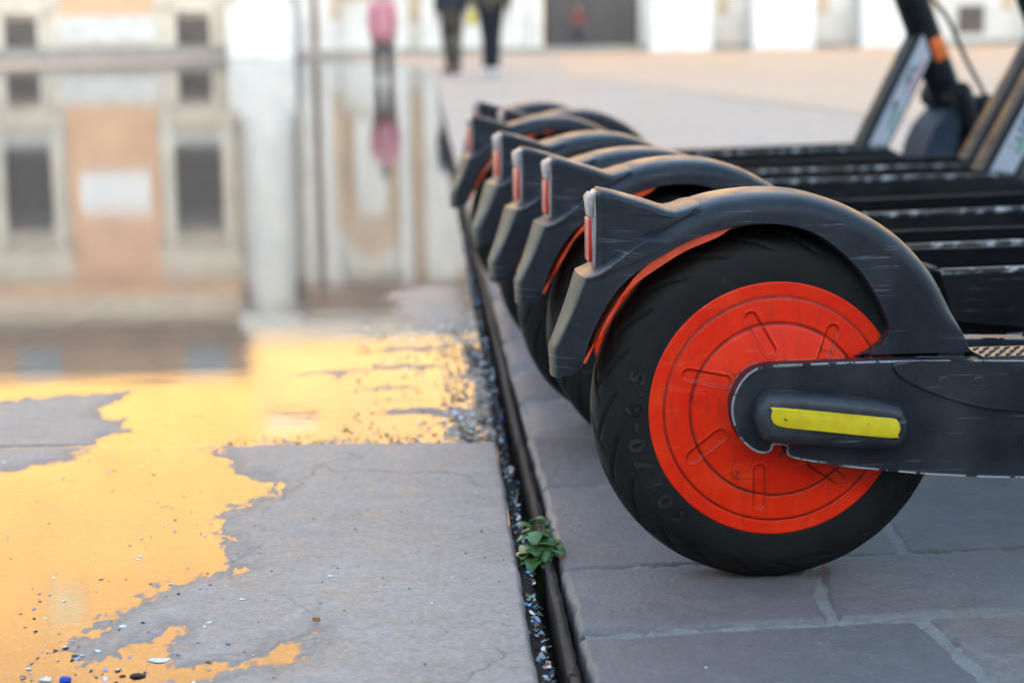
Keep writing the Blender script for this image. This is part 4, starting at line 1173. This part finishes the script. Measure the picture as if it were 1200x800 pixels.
# ------------------------------------------------------------------ people
def skin_body(name, nodes, edges, mat, parent):
    me = bpy.data.meshes.new(name)
    me.from_pydata([n[0] for n in nodes], edges, [])
    o = bpy.data.objects.new(name, me); col.objects.link(o)
    md = o.modifiers.new('skin', 'SKIN')
    sb = o.modifiers.new('sub', 'SUBSURF'); sb.levels = 1; sb.render_levels = 1
    for i, n in enumerate(nodes):
        sv = me.skin_vertices[0].data[i]
        r_ = n[1]
        sv.radius = r_ if hasattr(r_, '__len__') else (r_, r_)
        sv.use_root = (i == 0)
    bpy.context.view_layer.update()
    m2 = bpy.data.meshes.new_from_object(o.evaluated_get(bpy.context.evaluated_depsgraph_get()))
    col.objects.unlink(o); bpy.data.objects.remove(o); bpy.data.meshes.remove(me)
    m2.name = name
    m2.materials.clear()
    return link(name, m2, mat, parent, 180)

M['skin'] = flat('skin', (0.48, 0.29, 0.21), 0.55, 0.1, 30)
M['hair'] = flat('dark_hair', (0.03, 0.022, 0.018), 0.6, 0.3, 60)
M['pinkcoat'] = flat('pink_coat', (0.80, 0.31, 0.33), 0.8, 0.12, 12)
M['navy'] = flat('navy_jacket', (0.028, 0.030, 0.042), 0.8, 0.2, 12)
M['brownskirt'] = flat('brown_coat', (0.085, 0.06, 0.042), 0.85, 0.2, 12)
M['olive'] = flat('olive_jacket', (0.11, 0.085, 0.055), 0.85, 0.2, 12)
M['black'] = flat('black_trousers', (0.014, 0.014, 0.018), 0.85, 0.2, 12)
M['darkred'] = flat('dark_red_jumper', (0.16, 0.045, 0.045), 0.85, 0.2, 12)
M['jeans'] = flat('dark_jeans', (0.03, 0.035, 0.05), 0.85, 0.2, 12)
M['shoewhite'] = flat('white_shoe', (0.75, 0.75, 0.75), 0.6, 0.1, 12)
M['bag'] = flat('yellow_bag', (0.70, 0.52, 0.03), 0.6, 0.1, 12)

def person(x, y, z, hgt, rz, label, coat, hem, trousers, shoes, stride=0.0, sep=0.085, lower=None):
    k = hgt / 1.70
    root = empty('person', (x, y, z), R(rz), label, 'person')
    root.scale = (k, k, k)
    s = stride
    N = []; E_ = []
    def add(p, r_, par=None):
        N.append((p, r_)); i = len(N) - 1
        if par is not None: E_.append((par, i))
        return i
    pel = add((0, 0, 0.93), (0.13, 0.10))
    wst = add((0, 0, 1.10), (0.115, 0.09), pel)
    ch = add((0, 0, 1.32), (0.135, 0.10), wst)
    nk = add((0, 0.0, 1.44), (0.052, 0.052), ch)
    ck = add((0, -0.012, 1.52), (0.062, 0.070), nk)
    hd = add((0, -0.015, 1.60), (0.074, 0.088), ck)
    tp = add((0, -0.005, 1.665), (0.05, 0.06), hd)
    for sd in (-1, 1):
        hp = add((sd * 0.085, 0, 0.88), 0.085, pel)
        kn = add((sd * sep, -sd * s * 0.5 - 0.02, 0.48), 0.055, hp)
        an = add((sd * sep, sd * s * -1.0 + 0.02, 0.09), 0.038, kn)
        add((sd * (sep + 0.01), sd * s * -1.0 - 0.14, 0.035), 0.034, an)
        sh = add((sd * 0.165, 0, 1.37), 0.058, ch)
        el = add((sd * 0.22, 0.02, 1.10), 0.042, sh)
        wr = add((sd * 0.225, -0.04, 0.86), 0.028, el)
        pm = add((sd * 0.222, -0.055, 0.80), (0.018, 0.036), wr)
        for q, (dy, ln) in enumerate(((-0.030, 0.062), (-0.010, 0.074), (0.010, 0.070), (0.028, 0.055))):
            f1 = add((sd * 0.218, -0.058 + dy, 0.765), 0.0095, pm)
            f2 = add((sd * 0.210, -0.060 + dy * 1.1, 0.765 - ln * 0.55), 0.0085, f1)
            add((sd * 0.196, -0.062 + dy * 1.1, 0.765 - ln), 0.007, f2)
        t1 = add((sd * 0.205, -0.092, 0.795), 0.0095, pm)
        add((sd * 0.195, -0.102, 0.755), 0.0075, t1)
    skin_body('body', N, E_, M['skin'], root)
    # face relief: nose, ears
    m_ = MB()
    m_.tube([(0, -0.098, 1.605), (0, -0.118, 1.578), (0, -0.100, 1.568)], [0.008, 0.014, 0.010], 8)
    for sd in (-1, 1): m_.tube([(sd * 0.075, 0.0, 1.62), (sd * 0.084, 0.006, 1.595), (sd * 0.074, 0.0, 1.565)], [0.010, 0.016, 0.010], 8)
    m_.build('face', M['skin'], root)
    m_ = MB()
    for sd in (-1, 1): m_.tube([(sd * 0.030, -0.0965, 1.612), (sd * 0.030, -0.103, 1.612)], [0.010, 0.006], 8)
    m_.build('eyes', M['hair'], root)
    m_ = MB(); m_.tube([(-0.022, -0.096, 1.540), (0.022, -0.096, 1.540)], 0.006, 8); m_.build('mouth', M['darkred'], root)
    # hair cap
    bm = bmesh.new(); bmesh.ops.create_uvsphere(bm, u_segments=18, v_segments=12, radius=0.1)
    for v in bm.verts:
        v.co = Vector((v.co.x * 0.90, v.co.y * 1.05 + 0.018, v.co.z * 1.05 + 1.635))
    bmesh.ops.delete(bm, geom=[v for v in bm.verts if v.co.z < 1.60 and v.co.y < -0.01], context='VERTS')
    from_bm('hair', bm, M['hair'], root, 180)
    # trousers
    for sd in (-1, 1):
        m_ = MB()
        m_.tube([(sd * 0.08, 0, 0.97), (sd * 0.085, 0, 0.86), (sd * sep, -sd * s * 0.5 - 0.02, 0.48), (sd * sep, sd * s * -1.0 + 0.02, 0.09)], [0.105, 0.100, 0.070, 0.056], 14)
        m_.build('trouser_leg', M[trousers], root)
        fx, fy = sd * (sep + 0.005), sd * s * -1.0
        m_ = MB(); m_.tube([(fx, fy + 0.075, 0.045), (fx, fy + 0.02, 0.055), (fx, fy - 0.09, 0.042), (fx, fy - 0.185, 0.030)], [0.036, 0.045, 0.043, 0.026], 12)
        m_.build('shoe', M[shoes], root)
    # coat: torso rings and two sleeves
    m_ = MB()
    prof = [(1.47, 0.062, 0.062), (1.44, 0.105, 0.085), (1.39, 0.19, 0.105), (1.30, 0.19, 0.125), (1.12, 0.165, 0.12), (0.95, 0.185, 0.135), (hem, 0.205, 0.15), (hem + 0.004, 0.17, 0.12)]
    n = 24; v = []; f = []
    for (zz, a, b) in prof:
        for j in range(n):
            t = 2 * math.pi * j / n
            fold = 1 + 0.025 * math.sin(5 * t + zz * 7)
            v.append((a * math.cos(t) * fold, b * math.sin(t) * fold, zz))
    for i in range(len(prof) - 1):
        for j in range(n): f.append((i * n + j, i * n + (j + 1) % n, (i + 1) * n + (j + 1) % n, (i + 1) * n + j))
    m_.add(v, f)
    ct = m_.build('coat', M[coat], root, 180)
    for sd in (-1, 1):
        m_ = MB(); m_.tube([(sd * 0.135, 0, 1.385), (sd * 0.185, 0.0, 1.35), (sd * 0.225, 0.02, 1.10), (sd * 0.228, -0.035, 0.875)], [0.06, 0.075, 0.060, 0.045], 12)
        m_.build('sleeve', M[coat], ct)
    if lower:
        m_ = MB(); m_.tube([(0, 0, hem + 0.03), (0, 0, hem - 0.12), (0, 0, hem - 0.24)], [0.165, 0.155, 0.15], 18)
        m_.build('skirt', M[lower], root)
    return root
person(-1.431, 21.89, 0.001, 1.08, 10, 'person in a long pink coat standing at the water edge, back turned', 'pinkcoat', 0.66, 'black', 'black', 0.05, 0.10)
person(-0.78, 26.99, 0.001, 1.68, -25, 'person in a dark navy jacket and brown skirt walking left of an olive jacket', 'navy', 0.90, 'brownskirt', 'brownskirt', 0.10, 0.11, 'brownskirt')
bg_p = person(-0.22, 25.66, 0.001, 1.75, 170, 'person in an olive jacket with black trousers and white shoes', 'olive', 0.93, 'black', 'shoewhite', 0.03, 0.06)
person(3.0, 80.2, 0.285, 1.72, 0, 'distant person in dark red top standing before the dark door', 'darkred', 0.92, 'jeans', 'black', 0.03)
hb = bbox('handbag', -0.06, 0.06, -0.05, 0.05, -0.13, 0.05, M['bag'], None, 0.02, 2)
hb.location = (-0.47, 25.62, 0.78)
m_ = MB(); m_.tube([(-0.05, 0, 0.04), (-0.04, 0, 0.16), (0.04, 0, 0.16), (0.05, 0, 0.04)], 0.008, 6); m_.build('strap', M['bag'], hb)
tag(hb, 'small yellow bag hanging at the side of the olive jacket', 'bag')
